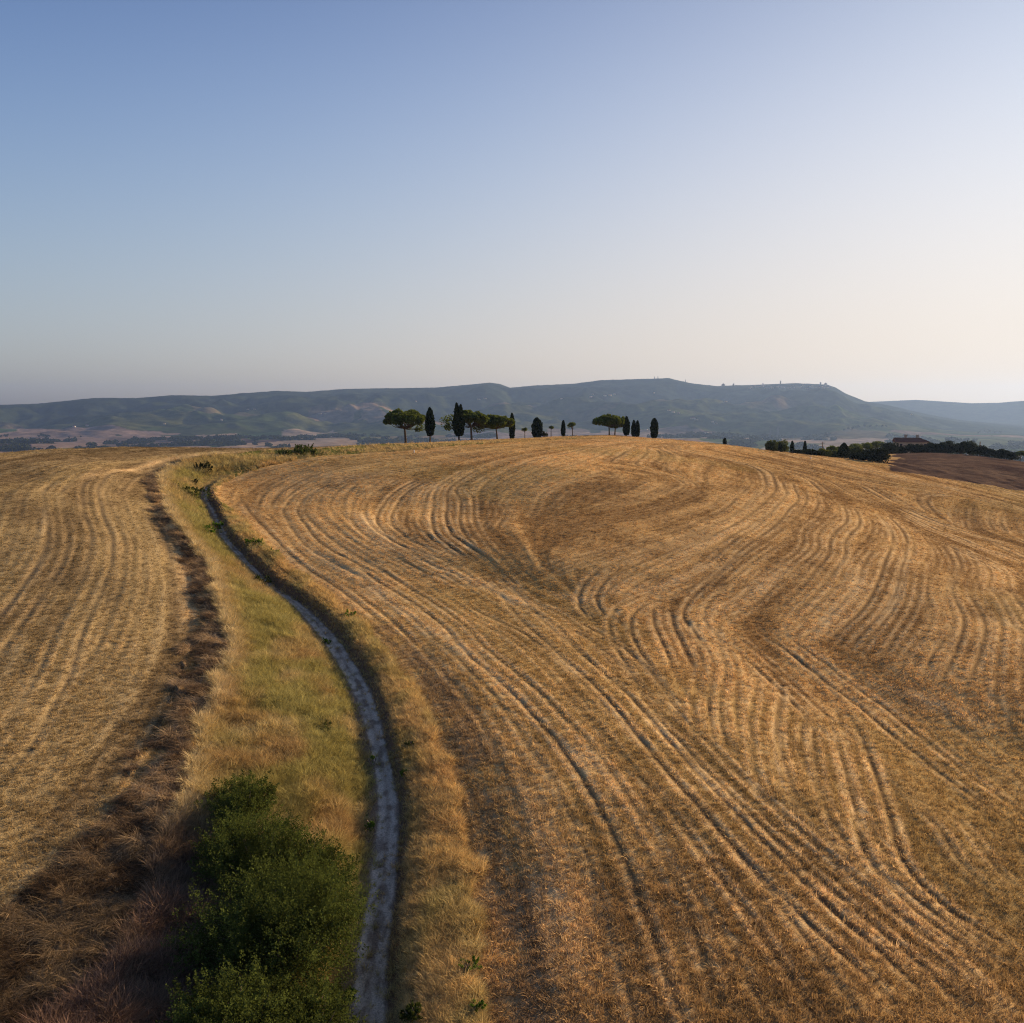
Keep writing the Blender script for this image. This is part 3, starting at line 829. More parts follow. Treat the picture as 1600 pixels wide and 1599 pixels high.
class Tubes:
    def __init__(s): s.v = []; s.f = []
    def add(s, pts, rads, k=7):
        pts = np.asarray(pts, float); b = len(s.v)
        for i, (p, r) in enumerate(zip(pts, rads)):
            t = pts[min(i+1, len(pts)-1)] - pts[max(i-1, 0)]; t = t / (np.linalg.norm(t) + 1e-9)
            u = np.cross(t, [0.31, .95, .1]); u /= np.linalg.norm(u) + 1e-9; w = np.cross(t, u)
            for j in range(k):
                a = 2 * math.pi * j / k
                s.v.append(p + r * (math.cos(a) * u + math.sin(a) * w))
        for i in range(len(pts) - 1):
            for j in range(k):
                j2 = (j + 1) % k
                s.f.append((b + i*k + j, b + i*k + j2, b + (i+1)*k + j2, b + (i+1)*k + j))
    def mesh(s, name, mat): return mesh_np(name, s.v, s.f, mat, True)
def box_vf(x0, x1, y0, y1, z0, z1):
    v = [(x, y, z) for z in (z0, z1) for y in (y0, y1) for x in (x0, x1)]
    f = [(0,2,3,1),(4,5,7,6),(0,1,5,4),(1,3,7,5),(3,2,6,7),(2,0,4,6)]
    return v, f
def boxes(name, lst, mat):
    V = []; Fc = []
    for b in lst:
        v, f = box_vf(*b); k = len(V); V += v; Fc += [tuple(i + k for i in q) for q in f]
    return mesh_np(name, V, Fc, mat)
def leaves(centers, size, rng, up=.3, aspect=.6):
    """one small bent leaf quad (two triangles) per centre, random orientation"""
    n_ = len(centers)
    a = rng.normal(size=(n_, 3)); a /= np.linalg.norm(a, axis=1)[:, None]
    b = rng.normal(size=(n_, 3)); b[:, 2] *= (1 - up); b -= (a * b).sum(1)[:, None] * a; b /= np.linalg.norm(b, axis=1)[:, None]
    s = (size * rng.uniform(.6, 1.4, n_))[:, None]
    c = np.asarray(centers)
    v = np.stack([c - a * s * .5, c + b * s * aspect * .5, c + a * s * .5, c - b * s * aspect * .5], 1).reshape(-1, 3)
    f = np.arange(n_ * 4).reshape(-1, 4)
    return v, f

# crown point clouds -------------------------------------------------------
def blob_pts(rng, c, rx, ry, rz, n_, shell=.55):
    d = rng.normal(size=(n_, 3)); d /= np.linalg.norm(d, axis=1)[:, None]
    r = rng.uniform(shell ** 3, 1, n_) ** (1 / 3)
    return np.array(c) + d * r[:, None] * np.array([rx, ry, rz])
def pine_parts(seed, H, W, xoff=0.0, lean=0.0, crown_h=.42, extra=None, density=1.0, crownx=0):
    """umbrella pine: trunk, limbs and a flat clumped crown; origin at the trunk base"""
    rng = np.random.default_rng(seed)
    zc0 = H * (1 - crown_h)                        # underside of crown
    fork = np.array([lean * H * .45, 0, H * .42])
    tb = Tubes()
    tr_pts = [np.array([0, 0, -.3]), np.array([lean * H * .12, .05, H * .14]), np.array([lean * H * .28, 0, H * .29]), fork]
    tb.add(tr_pts, [H * .040, H * .032, H * .028, H * .026], 9)
    lb = Tubes(); P_ = []
    ncl = int(52 * density * max(W / H, .6))
    cx = lean * H * .45 + crownx
    for k in range(ncl):
        a = rng.uniform(0, 2 * math.pi); rr = math.sqrt(rng.uniform(0, 1)) * .86
        x = cx + math.cos(a) * rr * W / 2; y = math.sin(a) * rr * W / 2
        top = H - (rr ** 2.2) * H * crown_h * .62
        thick = H * crown_h * .24 * rng.uniform(.6, 1.3)
        z = top - thick * .8 - rng.uniform(0, .42) * H * crown_h * (1.35 - rr)
        r_ = W * rng.uniform(.07, .135)
        P_.append(blob_pts(rng, (x, y, z), r_, r_, thick, int(260 * density), .5))
        if k % 2 == 0:
            mid = fork * .45 + np.array([x, y, z]) * .55 + np.array([0, 0, -.06 * H])
            lb.add([fork, mid, np.array([x, y, z])], [H * .015, H * .009, H * .003], 5)
    if extra:
        for (ex, ey, ez, er, et) in extra:
            P_.append(blob_pts(rng, (ex, ey, ez), er, er, et, int(160 * density), .3))
            lb.add([fork, (fork + np.array([ex, ey, ez])) / 2 + np.array([0, 0, -.02 * H]), np.array([ex, ey, ez])], [H * .012, H * .008, H * .004], 5)
    P_ = np.vstack(P_)
    v, f = leaves(P_, .38, rng, .3, .8)
    return tb.mesh('trunk', M_bark), lb.mesh('limb', M_bark), mesh_np('crown', v, f, M_pine)
def cypress_parts(seed, H, W, trunk=.08, twin=False, flat=False, mat=None, n_=3400, belly=.45):
    rng = np.random.default_rng(seed)
    t = rng.uniform(0, 1, n_) ** .95
    a = rng.uniform(0, 2 * math.pi, n_)
    prof_ = np.sin(np.pi * np.clip((t + .05) / 1.05, 0, 1) ** (.75 if not flat else 1.0)) ** (.62 if not flat else .42)
    prof_ = np.where(t > .8, prof_ * (1 - .15 * (t - .8) / .2), prof_)
    lump = 1 + .16 * (vnoise(a * 1.6 + seed, t * 9, seed) - .5) * 2 + .10 * (vnoise(a * 4, t * 24, seed + 1) - .5) * 2
    r = prof_ * W / 2 * lump * np.where(rng.uniform(size=n_) < .3, rng.uniform(.1, .75, n_), rng.uniform(.78, 1.05, n_))
    z = H * trunk + t * H * (1 - trunk)
    x = r * np.cos(a); y = r * np.sin(a)
    if twin:
        s = np.where(rng.uniform(size=n_) > .5, 1, -1)
        up = sstep(.55, 1, t)
        x = x * (1 - .45 * up) + s * up * W * .19
        z = z - np.where(s > 0, .04 * H * up, 0)
    v, f = leaves(np.stack([x, y, z], 1), .46 if n_ > 500 else 2.2, rng, .0, .8)
    tb = Tubes(); tb.add([(0, 0, -.3), (0, 0, H * trunk), (0, 0, H * .8)], [H * .02 + .05, H * .018 + .04, .02], 7)
    return tb.mesh('trunk', M_bark), mesh_np('crown', v, f, mat or M_cyp)
def round_parts(seed, H, W, trunk=.45, mat=None, n_=2600, lumps=10, leaf=.3):
    """round-crowned tree or shrub"""
    rng = np.random.default_rng(seed)
    hc = H * (1 - trunk); c = np.array([0, 0, H * trunk + hc / 2]); P_ = []
    tb = Tubes(); tb.add([(0, 0, -.3), (0, 0, H * trunk * .6), (0, 0, H * trunk + hc * .4)], [.03 * H + .02, .024 * H + .02, .01 * H], 7)
    lb = Tubes()
    for k in range(lumps):
        d = rng.normal(size=3); d /= np.linalg.norm(d); d[2] = abs(d[2]) - .35 if trunk > .2 else rng.uniform(-1.05, .95)
        p = c + d * np.array([W * .30, W * .30, hc * .28])
        r_ = rng.uniform(.20, .30)
        P_.append(blob_pts(rng, p, W * r_, W * r_, hc * r_, n_ // lumps, .45))
        lb.add([(0, 0, H * trunk), (np.array([0, 0, H * trunk]) + p) / 2, p], [.013 * H, .009 * H, .003 * H], 4)
    P_ = np.vstack(P_)
    P_[:, 2] = np.maximum(P_[:, 2], .02)
    v, f = leaves(P_, leaf, rng, .1, .7)
    return tb.mesh('trunk', M_bark), lb.mesh('limb', M_bark), mesh_np('crown', v, f, mat or M_oak)
PARTN = {2: ('trunk', 'crown'), 3: ('trunk', 'limb', 'crown')}
def plant(name, label, cat, loc, parts, group=None, rz=0, names=None, scale=None):
    t = thing(name, label, cat, loc, group, rz)
    for nm, me in zip(names or PARTN[len(parts)], parts): obj(nm, me, t)
    if scale: t.scale = scale
    return t
def crest_at(px):
    th = float(theta_of(px)); r = np.arange(90, 330, 1.0)
    x = r * math.sin(th); y = r * math.cos(th); z = zsurf(x, y)
    i = int(np.argmax((z - CAMZ) / r))
    return r[i], (z[i] - CAMZ) / r[i]
def spot(px, D, top_py):
    """ground point at distance D in the direction of px, and the height and pixel scale there"""
    th = float(theta_of(px)); x = D * math.sin(th); y = D * math.cos(th)
    z = float(zsurf(np.array([x]), np.array([y]))[0])
    H = CAMZ + float(tanel(px, top_py)) * D - z
    return (x, y, z - .05), H, D * math.cos(th) / F * 1.0 / math.cos(0)

# ------------------------------------------------------------------ trees along the crest
G_C = 'trees standing along the hill crest'
def crest_tree(px, top, off=2.0):
    D, t = crest_at(px); return spot(px, D + off, top)
print('crest check', [(px, round(799.5 - F * math.tan(math.atan(crest_at(px)[1]) + PITCH)), round(crest_at(px)[0])) for px in (100, 300, 500, 634, 717, 777, 850, 952, 1022)])
loc, H, m = crest_tree(634, 637)
plant('umbrella_pine', 'leftmost umbrella pine of the crest, broad flat crown drooping on its right', 'tree', loc,
      pine_parts(1, H, 66 * m, lean=-.06, crown_h=.50, extra=[(4.0, -.5, H * .46, 1.6, .9), (3.0, 0, H * .40, .9, .5)]), G_C)
loc, H, m = crest_tree(672, 637)
plant('cypress', 'cypress with bare pale lower trunk just right of the leftmost pine', 'tree', loc, cypress_parts(2, H, 14.5 * m, .22), G_C)
loc, H, m = crest_tree(737, 638, 5)
plant('umbrella_pine', 'umbrella pine behind the tallest cypress, its crown reaching past both sides', 'tree', loc,
      pine_parts(3, H, 50 * m, lean=-.05, crown_h=.46, crownx=.5, extra=[(-5.2, 1, H * .62, 1.9, 1.5), (-6.3, 1, H * .60, 1.5, 1.6), (-5.6, 0, H * .42, 1.1, .8), (-3.9, 1, H * .70, 1.7, 1.3)]), G_C)
loc, H, m = crest_tree(717, 630, 1)
plant('cypress', 'tallest dark cypress of the crest, with a twin tip, in front of a pine', 'tree', loc, cypress_parts(4, H, 17 * m, .15, twin=True, n_=4200), G_C)
loc, H, m = crest_tree(777, 646)
plant('umbrella_pine', 'third umbrella pine from the left, wide low crown touching a thin cypress', 'tree', loc,
      pine_parts(5, H, 62 * m, lean=-.10, crown_h=.54, extra=[(-4.6, 0, H * .42, 1.7, 1.0), (-5.2, 0, H * .52, 1.4, 1.0)]), G_C)
loc, H, m = crest_tree(800, 646)
plant('cypress', 'thin pointed cypress at the right edge of the third pine', 'tree', loc, cypress_parts(6, H, 8 * m, .03, n_=2200), G_C)
G_B = 'small lollipop trees on the crest'
loc, H, m = crest_tree(820, 667, 1)
plant('ball_tree', 'small lollipop tree left of the bushy dark conifer', 'tree', loc, round_parts(7, H, 10 * m, .5, M_pine, 700, 7, .22), G_B)
loc, H, m = crest_tree(839, 653, 1)
plant('conifer', 'wide bushy dark conifer reaching to the ground beside a low shrub', 'tree', loc, cypress_parts(8, H, 16 * m, .0, mat=M_cyp, n_=2800, flat=True), G_C)
loc, H, m = crest_tree(850, 672.5, 1)
plant('shrub', 'low rounded green shrub at the right foot of the bushy conifer', 'shrub', loc, round_parts(9, H, 14 * m, .0, M_oak, 900, 8, .25))
loc, H, m = crest_tree(861, 664, 1)
plant('ball_tree', 'small lollipop tree between the bushy conifer and a slim cypress', 'tree', loc, round_parts(10, H, 9 * m, .58, M_pine, 600, 7, .2), G_B)
loc, H, m = crest_tree(880, 657, 1)
plant('cypress', 'slim short cypress between two lollipop trees', 'tree', loc, cypress_parts(11, H, 6 * m, .04, n_=1500), G_C)
loc, H, m = crest_tree(894.5, 658, 1)
plant('ball_tree', 'largest lollipop tree, right of the slim short cypress', 'tree', loc, round_parts(12, H, 16 * m, .42, M_pine, 1300, 9, .24), G_B)
loc, H, m = crest_tree(952, 647, 2)
plant('umbrella_pine', 'wide umbrella pine of the close right-hand pair, the left and larger one', 'tree', loc, pine_parts(13, H, 48 * m, lean=-.04, crown_h=.50), G_C)
loc, H, m = crest_tree(960.5, 649.5, 4)
plant('umbrella_pine', 'smaller umbrella pine of the close pair, its crown leaning right', 'tree', loc, pine_parts(14, H, 30 * m, lean=.05, crown_h=.60, crownx=1.1), G_C)
loc, H, m = crest_tree(978.5, 651, 2)
plant('cypress', 'cypress directly right of the pair of pines', 'tree', loc, cypress_parts(15, H, 9.5 * m, .07, n_=2300), G_C)
loc, H, m = crest_tree(990, 657, 2)
plant('cypress', 'left one of two small cypresses standing crown to crown', 'tree', loc, cypress_parts(16, H, 6.6 * m, .06, n_=1700), G_C)
loc, H, m = crest_tree(995.8, 657.6, 2)
plant('cypress', 'right one of two small cypresses standing crown to crown', 'tree', loc, cypress_parts(17, H, 6.2 * m, .06, n_=1700), G_C)
loc, H, m = crest_tree(1022, 654, 2)
plant('cypress', 'blunt topped lone cypress, rightmost tree on the crest', 'tree', loc, cypress_parts(18, H, 11 * m, .03, flat=True, n_=2400), G_C)
loc, H, m = crest_tree(1132.5, 685, 6)
plant('cypress', 'small lone cypress half behind the slope in front of the vineyard', 'tree', loc, cypress_parts(19, H, 4.6 * m, .02, n_=1300))

# ------------------------------------------------------------------ farm grove on the right
def grove(px, top, D, w, kind, label, seed, name=None, cat='tree', trunk=None):
    loc, H, m = spot(px, D, top)
    H = max(H, 1.5)
    if kind == 'cyp': parts = cypress_parts(seed, H, w * m, .02, n_=1600)
    elif kind == 'con': parts = cypress_parts(seed, H, w * m, .0, n_=2600, mat=M_cyp)
    elif kind == 'pine': parts = round_parts(seed, H, w * m, .35, M_pine, 2000, 10, .34)
    else:
        mat = {'oak': M_oak, 'lime': M_lime, 'pop': M_poplar}[kind]
        parts = round_parts(seed, H * (.95 if D == 366 else 1.03), w * m * 1.28, .02 if trunk is None else trunk, mat, 3600, 17, .36)
    return plant(name or {'cyp': 'cypress', 'con': 'conifer', 'pine': 'stone_pine'}.get(kind, 'broadleaf_tree'), label, cat, loc, parts, 'trees of the farm grove')
grove(1206, 687, 285, 17, 'pop', 'light green bushy tree at the left end of the grove', 101)
grove(1223, 686.5, 288, 18, 'pop', 'light green tree behind the squat dark cypress of the grove', 102)
grove(1219.5, 692.5, 275, 5.5, 'cyp', 'squat dark cypress standing between two light green trees', 103)
grove(1238, 689.5, 285, 5.6, 'cyp', 'pointed cypress just right of the light green trees', 104)
grove(1258, 689.5, 285, 5, 'cyp', 'pointed cypress alone above the low dark bushes', 105)
grove(1248, 705, 275, 16, 'oak', 'low dark bush below and between the two pointed cypresses', 106, 'shrub', 'shrub')
grove(1266, 702.5, 280, 24, 'oak', 'low grey green bush right of the second pointed cypress', 107, 'shrub', 'shrub')
grove(1276, 708, 262, 14, 'oak', 'low dark bush at the left foot of the yellowish tree', 108, 'shrub', 'shrub')
grove(1287, 700.5, 265, 19, 'lime', 'yellowish green round tree in the middle of the grove', 109)
grove(1300, 695, 330, 17, 'pine', 'flat dark pine crown behind the yellowish tree', 110)
grove(1311, 696, 335, 15, 'pine', 'second flat dark pine crown, touching the dark conifer', 111)
grove(1306, 704, 275, 17, 'pop', 'mid green tree squeezed between yellowish tree and dark conifer', 112)
grove(1319, 692.5, 270, 17, 'con', 'tall dark conifer in the middle of the grove', 113)
grove(1336, 696, 285, 19, 'pop', 'grey green tree right of the tall dark conifer', 114)
grove(1343, 706, 258, 26, 'oak', 'dark round tree in front of the grey green one', 115)
grove(1360, 702, 256, 34, 'oak', 'big dark round tree overlapping the grove\'s right front corner tree', 116)
grove(1376, 700, 256, 27, 'oak', 'big dark tree at the right front corner of the grove', 117)
grove(1336, 690.5, 350, 22, 'pine', 'dark pine behind the grey green tree', 118)
grove(1354, 689.5, 355, 20, 'pine', 'dark pine behind the big dark round tree', 119)
grove(1372, 687, 360, 26, 'pine', 'highest dark pine left of the farmhouse gable', 120)
grove(1390, 690.5, 350, 22, 'oak', 'dark tree in front of the farmhouse gable wall', 121)
hedge = [(1397,694,366,18,'left end of the tree row before the farmhouse'),(1412,693.5,366,18,'below the lower left roof corner'),(1428,693,366,18,'below the middle of the farmhouse roof'),
         (1442,692.5,366,17,'below the right roof corner of the farmhouse'),(1456,691,364,17,'just right of the farmhouse roof'),(1470,690,364,18,'second right of the farmhouse roof'),
         (1485,688.5,362,20,'large crown midway between farmhouse and pole'),(1503,689.5,360,19,'second crown left of the wooden pole'),(1519,689,358,20,'last tall crown left of the wooden pole')]
for k, (px, top, D, w, where) in enumerate(hedge):
    grove(px, top, D, w, 'oak', 'dark round crown, ' + where, 130 + k)
for k, (px, top, w, where) in enumerate([(1533,696,16,'first low bush right of the pole'),(1546,699,16,'second low bush right of the pole'),(1559,701.5,17,'third low bush right of the pole'),(1571,703.5,16,'fourth low bush right of the pole'),(1583,706,15,'last low bush before the end tree')]):
    grove(px, top, 352, w, 'oak', 'dark hedge bush descending right, ' + where, 150 + k, 'shrub', 'shrub')
grove(1596, 703.5, 345, 15, 'pine', 'small round tree with visible trunk at the right end of the hedge', 160)

# farmhouse behind the hedge
def house_parts(L, Wd, Hw, Hr, wallm, roofm):
    w = boxes('wall', [(-L/2, L/2, -Wd/2, Wd/2, 0, Hw)], wallm)
    o = .5
    z0 = Hw - .1; rl = L / 2
    V = [(-rl-o, -Wd/2-o, z0), (rl+o, -Wd/2-o, z0), (rl+o, Wd/2+o, z0), (-rl-o, Wd/2+o, z0), (-rl-o, 0, z0+Hr), (rl-Wd*.35, 0, z0+Hr)]
    V += [(-rl-.01, -Wd/2, Hw), (-rl-.01, Wd/2, Hw), (-rl-.01, 0, z0+Hr-.25)]
    me = bpy.data.meshes.new('roof'); me.from_pydata(V[:6], [], [(0,1,5,4),(1,2,5),(2,3,4,5),(3,0,4),(0,3,2,1)]); me.materials.append(roofm); me.update()
    return w, me
loc, H, m = spot(1424, 425, 683.5)
fh = thing('farmhouse', 'farmhouse with dark red tiled roof above the hedge', 'house', (loc[0], loc[1], loc[2]), None, math.radians(-14))
L_ = 48 * m; Hr = 6.5 * m * 1.0
wme, rme = house_parts(L_, 9, H - Hr, Hr, M_wall, M_roof)
obj('wall', wme, fh); roof_o = obj('roof', rme, fh)
gm = bpy.data.meshes.new('gable'); gm.from_pydata([(-L_/2-.02, -4.5, H-Hr), (-L_/2-.02, 4.5, H-Hr), (-L_/2-.02, 0, H-.35), (-L_/2+.3, -4.5, H-Hr), (-L_/2+.3, 4.5, H-Hr), (-L_/2+.3, 0, H-.35)], [], [(0,1,2),(3,5,4),(0,2,5,3),(1,4,5,2),(0,3,4,1)]); gm.materials.append(M_wall)
obj('gable', gm, fh)
for cx in (-L_*.18, L_*.18):
    obj('chimney', boxes('chimney', [(cx-.5, cx+.5, -.4, .4, H-1.2, H+.9), (cx-.65, cx+.65, -.55, .55, H+.9, H+1.1)], M_stone), roof_o)
for k in range(4):
    wx = -L_*.36 + k * L_ * .24
    wd = obj('window', boxes('window', [(wx-.5, wx+.5, -4.53, -4.45, H-Hr-2.2, H-Hr-.8)], M_dark), fh)

# poles and posts
def pole(px, top, D, label, mat=M_wood, r=.14, arm=True):
    loc, H, m = spot(px, D, top)
    t = thing('utility_pole', label, 'pole', loc)
    tb = Tubes(); tb.add([(0,0,-.3),(0,0,H/2),(0,0,H)], [r, r*.9, r*.75], 8); obj('shaft', tb.mesh('shaft', mat), t)
    if arm:
        obj('crossarm', boxes('crossarm', [(-.7,.7,-.06,.06,H-.5,H-.36)], mat), t)
        for x in (-.55, 0, .55): obj('insulator', boxes('insulator', [(x-.06,x+.06,-.06,.06,H-.357,H-.12)], M_white), t)
pole(1285.5, 690, 300, 'thin utility pole rising behind the yellowish grove tree')
pole(1531.5, 690, 372, 'wooden utility pole above the hedge right of the farmhouse', r=.22, arm=False)
def post(px, py, top, label, mat):
    D, t = crest_at(px)
    p = hit([px], [py], 0, 400, zsurf)[0]; D = min(np.hypot(*p), D)
    loc, H, m = spot(px, D, top)
    t = thing('marker_post', label, 'post', loc)
    H = max(H, .45)
    tb = Tubes(); tb.add([(0,0,-.2),(0,0,H*.8),(0,0,H)], [.08,.08,.07], 8); obj('shaft', tb.mesh('shaft', mat), t)
    tb = Tubes(); tb.add([(0,0,H-.05),(0,0,H+.05),(0,0,H+.12)], [.10,.10,.02], 8); obj('cap', tb.mesh('cap', mat), t)
post(647, 708, 704.5, 'small white marker post at the field edge below the crest pines', M_white)
post(1034, 687, 682.5, 'thin pale post right of the rightmost crest cypress', M_white)
post(1268, 718, 714.5, 'small white marker post in front of the grove bushes', M_white)

# ------------------------------------------------------------------ foreground shrubs
def shrub_parts(seed, H, W, Dp, nleaf, lumps, mat, leaf=.07, rise=.0):
    rng = np.random.default_rng(seed)
    tb = Tubes(); P_ = []
    for k in range(lumps):
        a = rng.uniform(0, 2*math.pi); rr = math.sqrt(rng.uniform(0, 1)) * .72
        x = math.cos(a) * rr * W/2; y = math.sin(a) * rr * Dp/2
        zt = H * (1 - .55 * rr ** 2) * rng.uniform(.72, 1.0)
        r_ = rng.uniform(.13, .22) * min(W, Dp)
        c = np.array([x, y, max(zt - r_ * .8, r_ * .6)])
        n1 = nleaf // lumps
        nsp = max(6, n1 // 45)
        sp = blob_pts(rng, c, r_, r_, r_ * .85, nsp, .6)          # sprigs
        outd = sp - c; outd /= np.linalg.norm(outd, axis=1)[:, None] + 1e-9
        outd[:, 2] += .5
        for q in range(nsp):
            t = rng.uniform(-.15, 1, 45)
            ln = r_ * rng.uniform(.35, .8)
            P_.append(sp[q] + outd[q] * (t * ln)[:, None] + rng.normal(size=(45, 3)) * .05 * (1.4 - t)[:, None] * min(W, Dp) * .35)
        base = np.array([x * .25, y * .25, 0])
        tb.add([base, (base + c) / 2 + rng.normal(size=3) * .15, c, c + (c - base) * .25], [.05, .035, .018, .006], 5)
        # filler under the surface down to the ground
        P_.append(blob_pts(rng, (x, y, c[2] * .45), r_ * .9, r_ * .9, c[2] * .5, n1 // 5, .2))
    P_ = np.vstack(P_); P_[:, 2] = np.maximum(P_[:, 2], .03)
    v, f = leaves(P_, leaf, rng, .1, .55)
    return tb.mesh('branch', M_dead), mesh_np('foliage', v, f, mat)
def shrub_at(px, py, H, W, Dp, n_, lumps, label, seed, mat=M_bush, leaf=.07, rz=0, name='shrub', cat='shrub'):
    p = hit([px], [py], 0, 400, zsurf)[0]
    z = float(zsurf(p[:1], p[1:])[0])
    parts = shrub_parts(seed, H, W, Dp, n_, lumps, mat, leaf)
    return plant(name, label, cat, (p[0], p[1], z - .08), parts, None, rz, ('branch', 'foliage'))
shrub_at(438, 1505, 3.4, 6.5, 6.4, 76000, 44, 'big dark green bush in the foreground, left of the pale track', 201, leaf=.085)
shrub_at(408, 1375, 2.8, 5.3, 6.2, 46000, 30, 'dark green bush directly uphill of the big foreground bush', 202, leaf=.085)
shrub_at(470, 1420, 2.7, 4.2, 5.2, 30000, 20, 'dark green bush on the track side of the thicket, right of the uphill bush', 206, leaf=.085)
shrub_at(378, 1280, 2.0, 3.6, 4.8, 22000, 15, 'low uppermost dark green bush at the top of the foreground thicket', 205, leaf=.08)
shrub_at(362, 1655, 2.6, 4.6, 4.8, 34000, 22, 'dark green bush at the bottom edge, left foot of the big bush', 203, leaf=.085)
shrub_at(472, 1655, 2.4, 3.9, 4.6, 28000, 18, 'dark green bush at the bottom edge beside the track', 204, leaf=.085)
for a in [(302,779,1.9,5.0,3.2,4000,11,'rounded green shrub on the bank left of the path bend',211,M_bush,.16),
          (318,738,1.6,4.0,3.0,1800,7,'dark shrub in the hollow above the path bend',212,M_oak,.2),
          (306,757,1.0,1.6,1.4,600,5,'small dark upright shrub above the rounded one by the bend',213,M_oak,.15),
          (468,709,1.2,5.5,4,1800,8,'green shrub in the roadside clump, left and lower one',221,M_bush,.2),
          (447,712,1.0,4,3,1200,6,'small green shrub at the left end of the roadside clump',222,M_bush,.2),
          (476,704,1.1,5,4,1600,7,'darker green shrub at the back of the roadside clump',223,M_bush,.2),
          (493,712,1.3,3,3,900,5,'lighter green shrub at the right end of the roadside clump',224,M_poplar,.2),
          (546,966,.75,1.3,1.2,900,6,'bright green leafy weed on the right verge, alone in dry grass',231,M_weed,.10),
          (396,852,.9,2.0,1.6,800,6,'bright green weed at the right lip of the path, upper one',232,M_weed,.13),
          (424,866,.6,1.8,1.4,500,5,'pale green weed just below the upper lip weed',233,M_weed,.11),
          (322,832,.8,2.2,1.8,800,6,'green weed on the left bank under the rounded shrub',234,M_weed,.13),
          (343,826,.9,1.6,1.6,700,6,'green weed against the left edge of the path',235,M_weed,.13),
          (410,912,.9,3.4,1.8,1100,8,'low green shrub hanging over the left edge of the path',236,M_bush,.13),
          (509,1005,.5,.9,.9,350,4,'small green weed on the left edge of the pale track',237,M_weed,.08),
          (518,1150,.9,1.5,1.3,900,7,'green leafy weed in the middle of the grassy slope',238,M_bush,.08),
          (582,1198,.8,.35,.4,260,4,'tall bright green weed beside the track, upper one',241,M_weed,.08),
          (578,1300,.7,.5,.5,320,4,'bright green weed beside the track, lower one',242,M_weed,.08),
          (632,1212,.5,.5,.5,220,4,'bright green weed on the right bank of the track',243,M_weed,.08),
          (733,1520,.7,.9,.9,700,6,'bright green weed in the dry grass at the lower right verge',244,M_weed,.08),
          (748,1585,.7,.8,.7,600,5,'bright green weed near the bottom edge on the right verge',245,M_weed,.08),
          (655,1600,.8,1.8,1.0,900,7,'green weed patch at the bottom edge right of the track',246,M_bush,.09),
          (550,1560,.6,.6,.6,300,4,'green weed at the bottom left edge of the track',247,M_weed,.08),
          (640,1165,.4,.7,.6,220,4,'dull green weed tuft above the right bank',248,M_bush,.08)]:
    shrub_at(*a[:8], a[8], a[9], a[10], name='weed' if 'weed' in a[7] else 'shrub', cat='weed' if 'weed' in a[7] else 'shrub')

# ------------------------------------------------------------------ grasses (scattered tufts)
def tuft(seed, nb, h, spread, width, bend, segs=2, rad=.05, hj=.4, lie=0):
    rng = np.random.default_rng(seed); V = []; Fc = []; Sh = []
    for k in range(nb):
        a = rng.uniform(0, 2*math.pi); r0 = rad * math.sqrt(rng.uniform())
        p = np.array([math.cos(a) * r0, math.sin(a) * r0, -.02]); a2 = a + rng.normal() * .8
        dirv = np.array([math.cos(a2), math.sin(a2), 0]); tilt = abs(rng.normal()) * spread
        hh = h * rng.uniform(1 - hj, 1 + hj); ww = width * rng.uniform(.7, 1.3)
        side_ = np.array([-dirv[1], dirv[0], 0]) * ww / 2
        sh = rng.choice([.45, .75, 1.0, 1.25, 1.6], p=[.15, .25, .3, .2, .1]); b = len(V)
        for s in range(segs + 1):
            t = s / segs; ang = tilt + bend * t
            q = p + dirv * (math.sin(ang) * hh * t) + np.array([lie * hh * t, 0, math.cos(min(ang, 1.5)) * hh * t])
            if s < segs: V += [q - side_ * (1 - .6 * t), q + side_ * (1 - .6 * t)]; Sh += [sh * (.8 + .3 * t)] * 2
            else: V += [q]; Sh += [sh * 1.15]
        for s in range(segs - 1):
            Fc += [(b+2*s, b+2*s+1, b+2*s+3), (b+2*s, b+2*s+3, b+2*s+2)]
        e = b + 2 * (segs - 1); Fc += [(e, e+1, e+2)]
    me = mesh_np('tuft', V, Fc, M_grass, False, Sh)
    return bpy.data.objects.new('tuft', me)

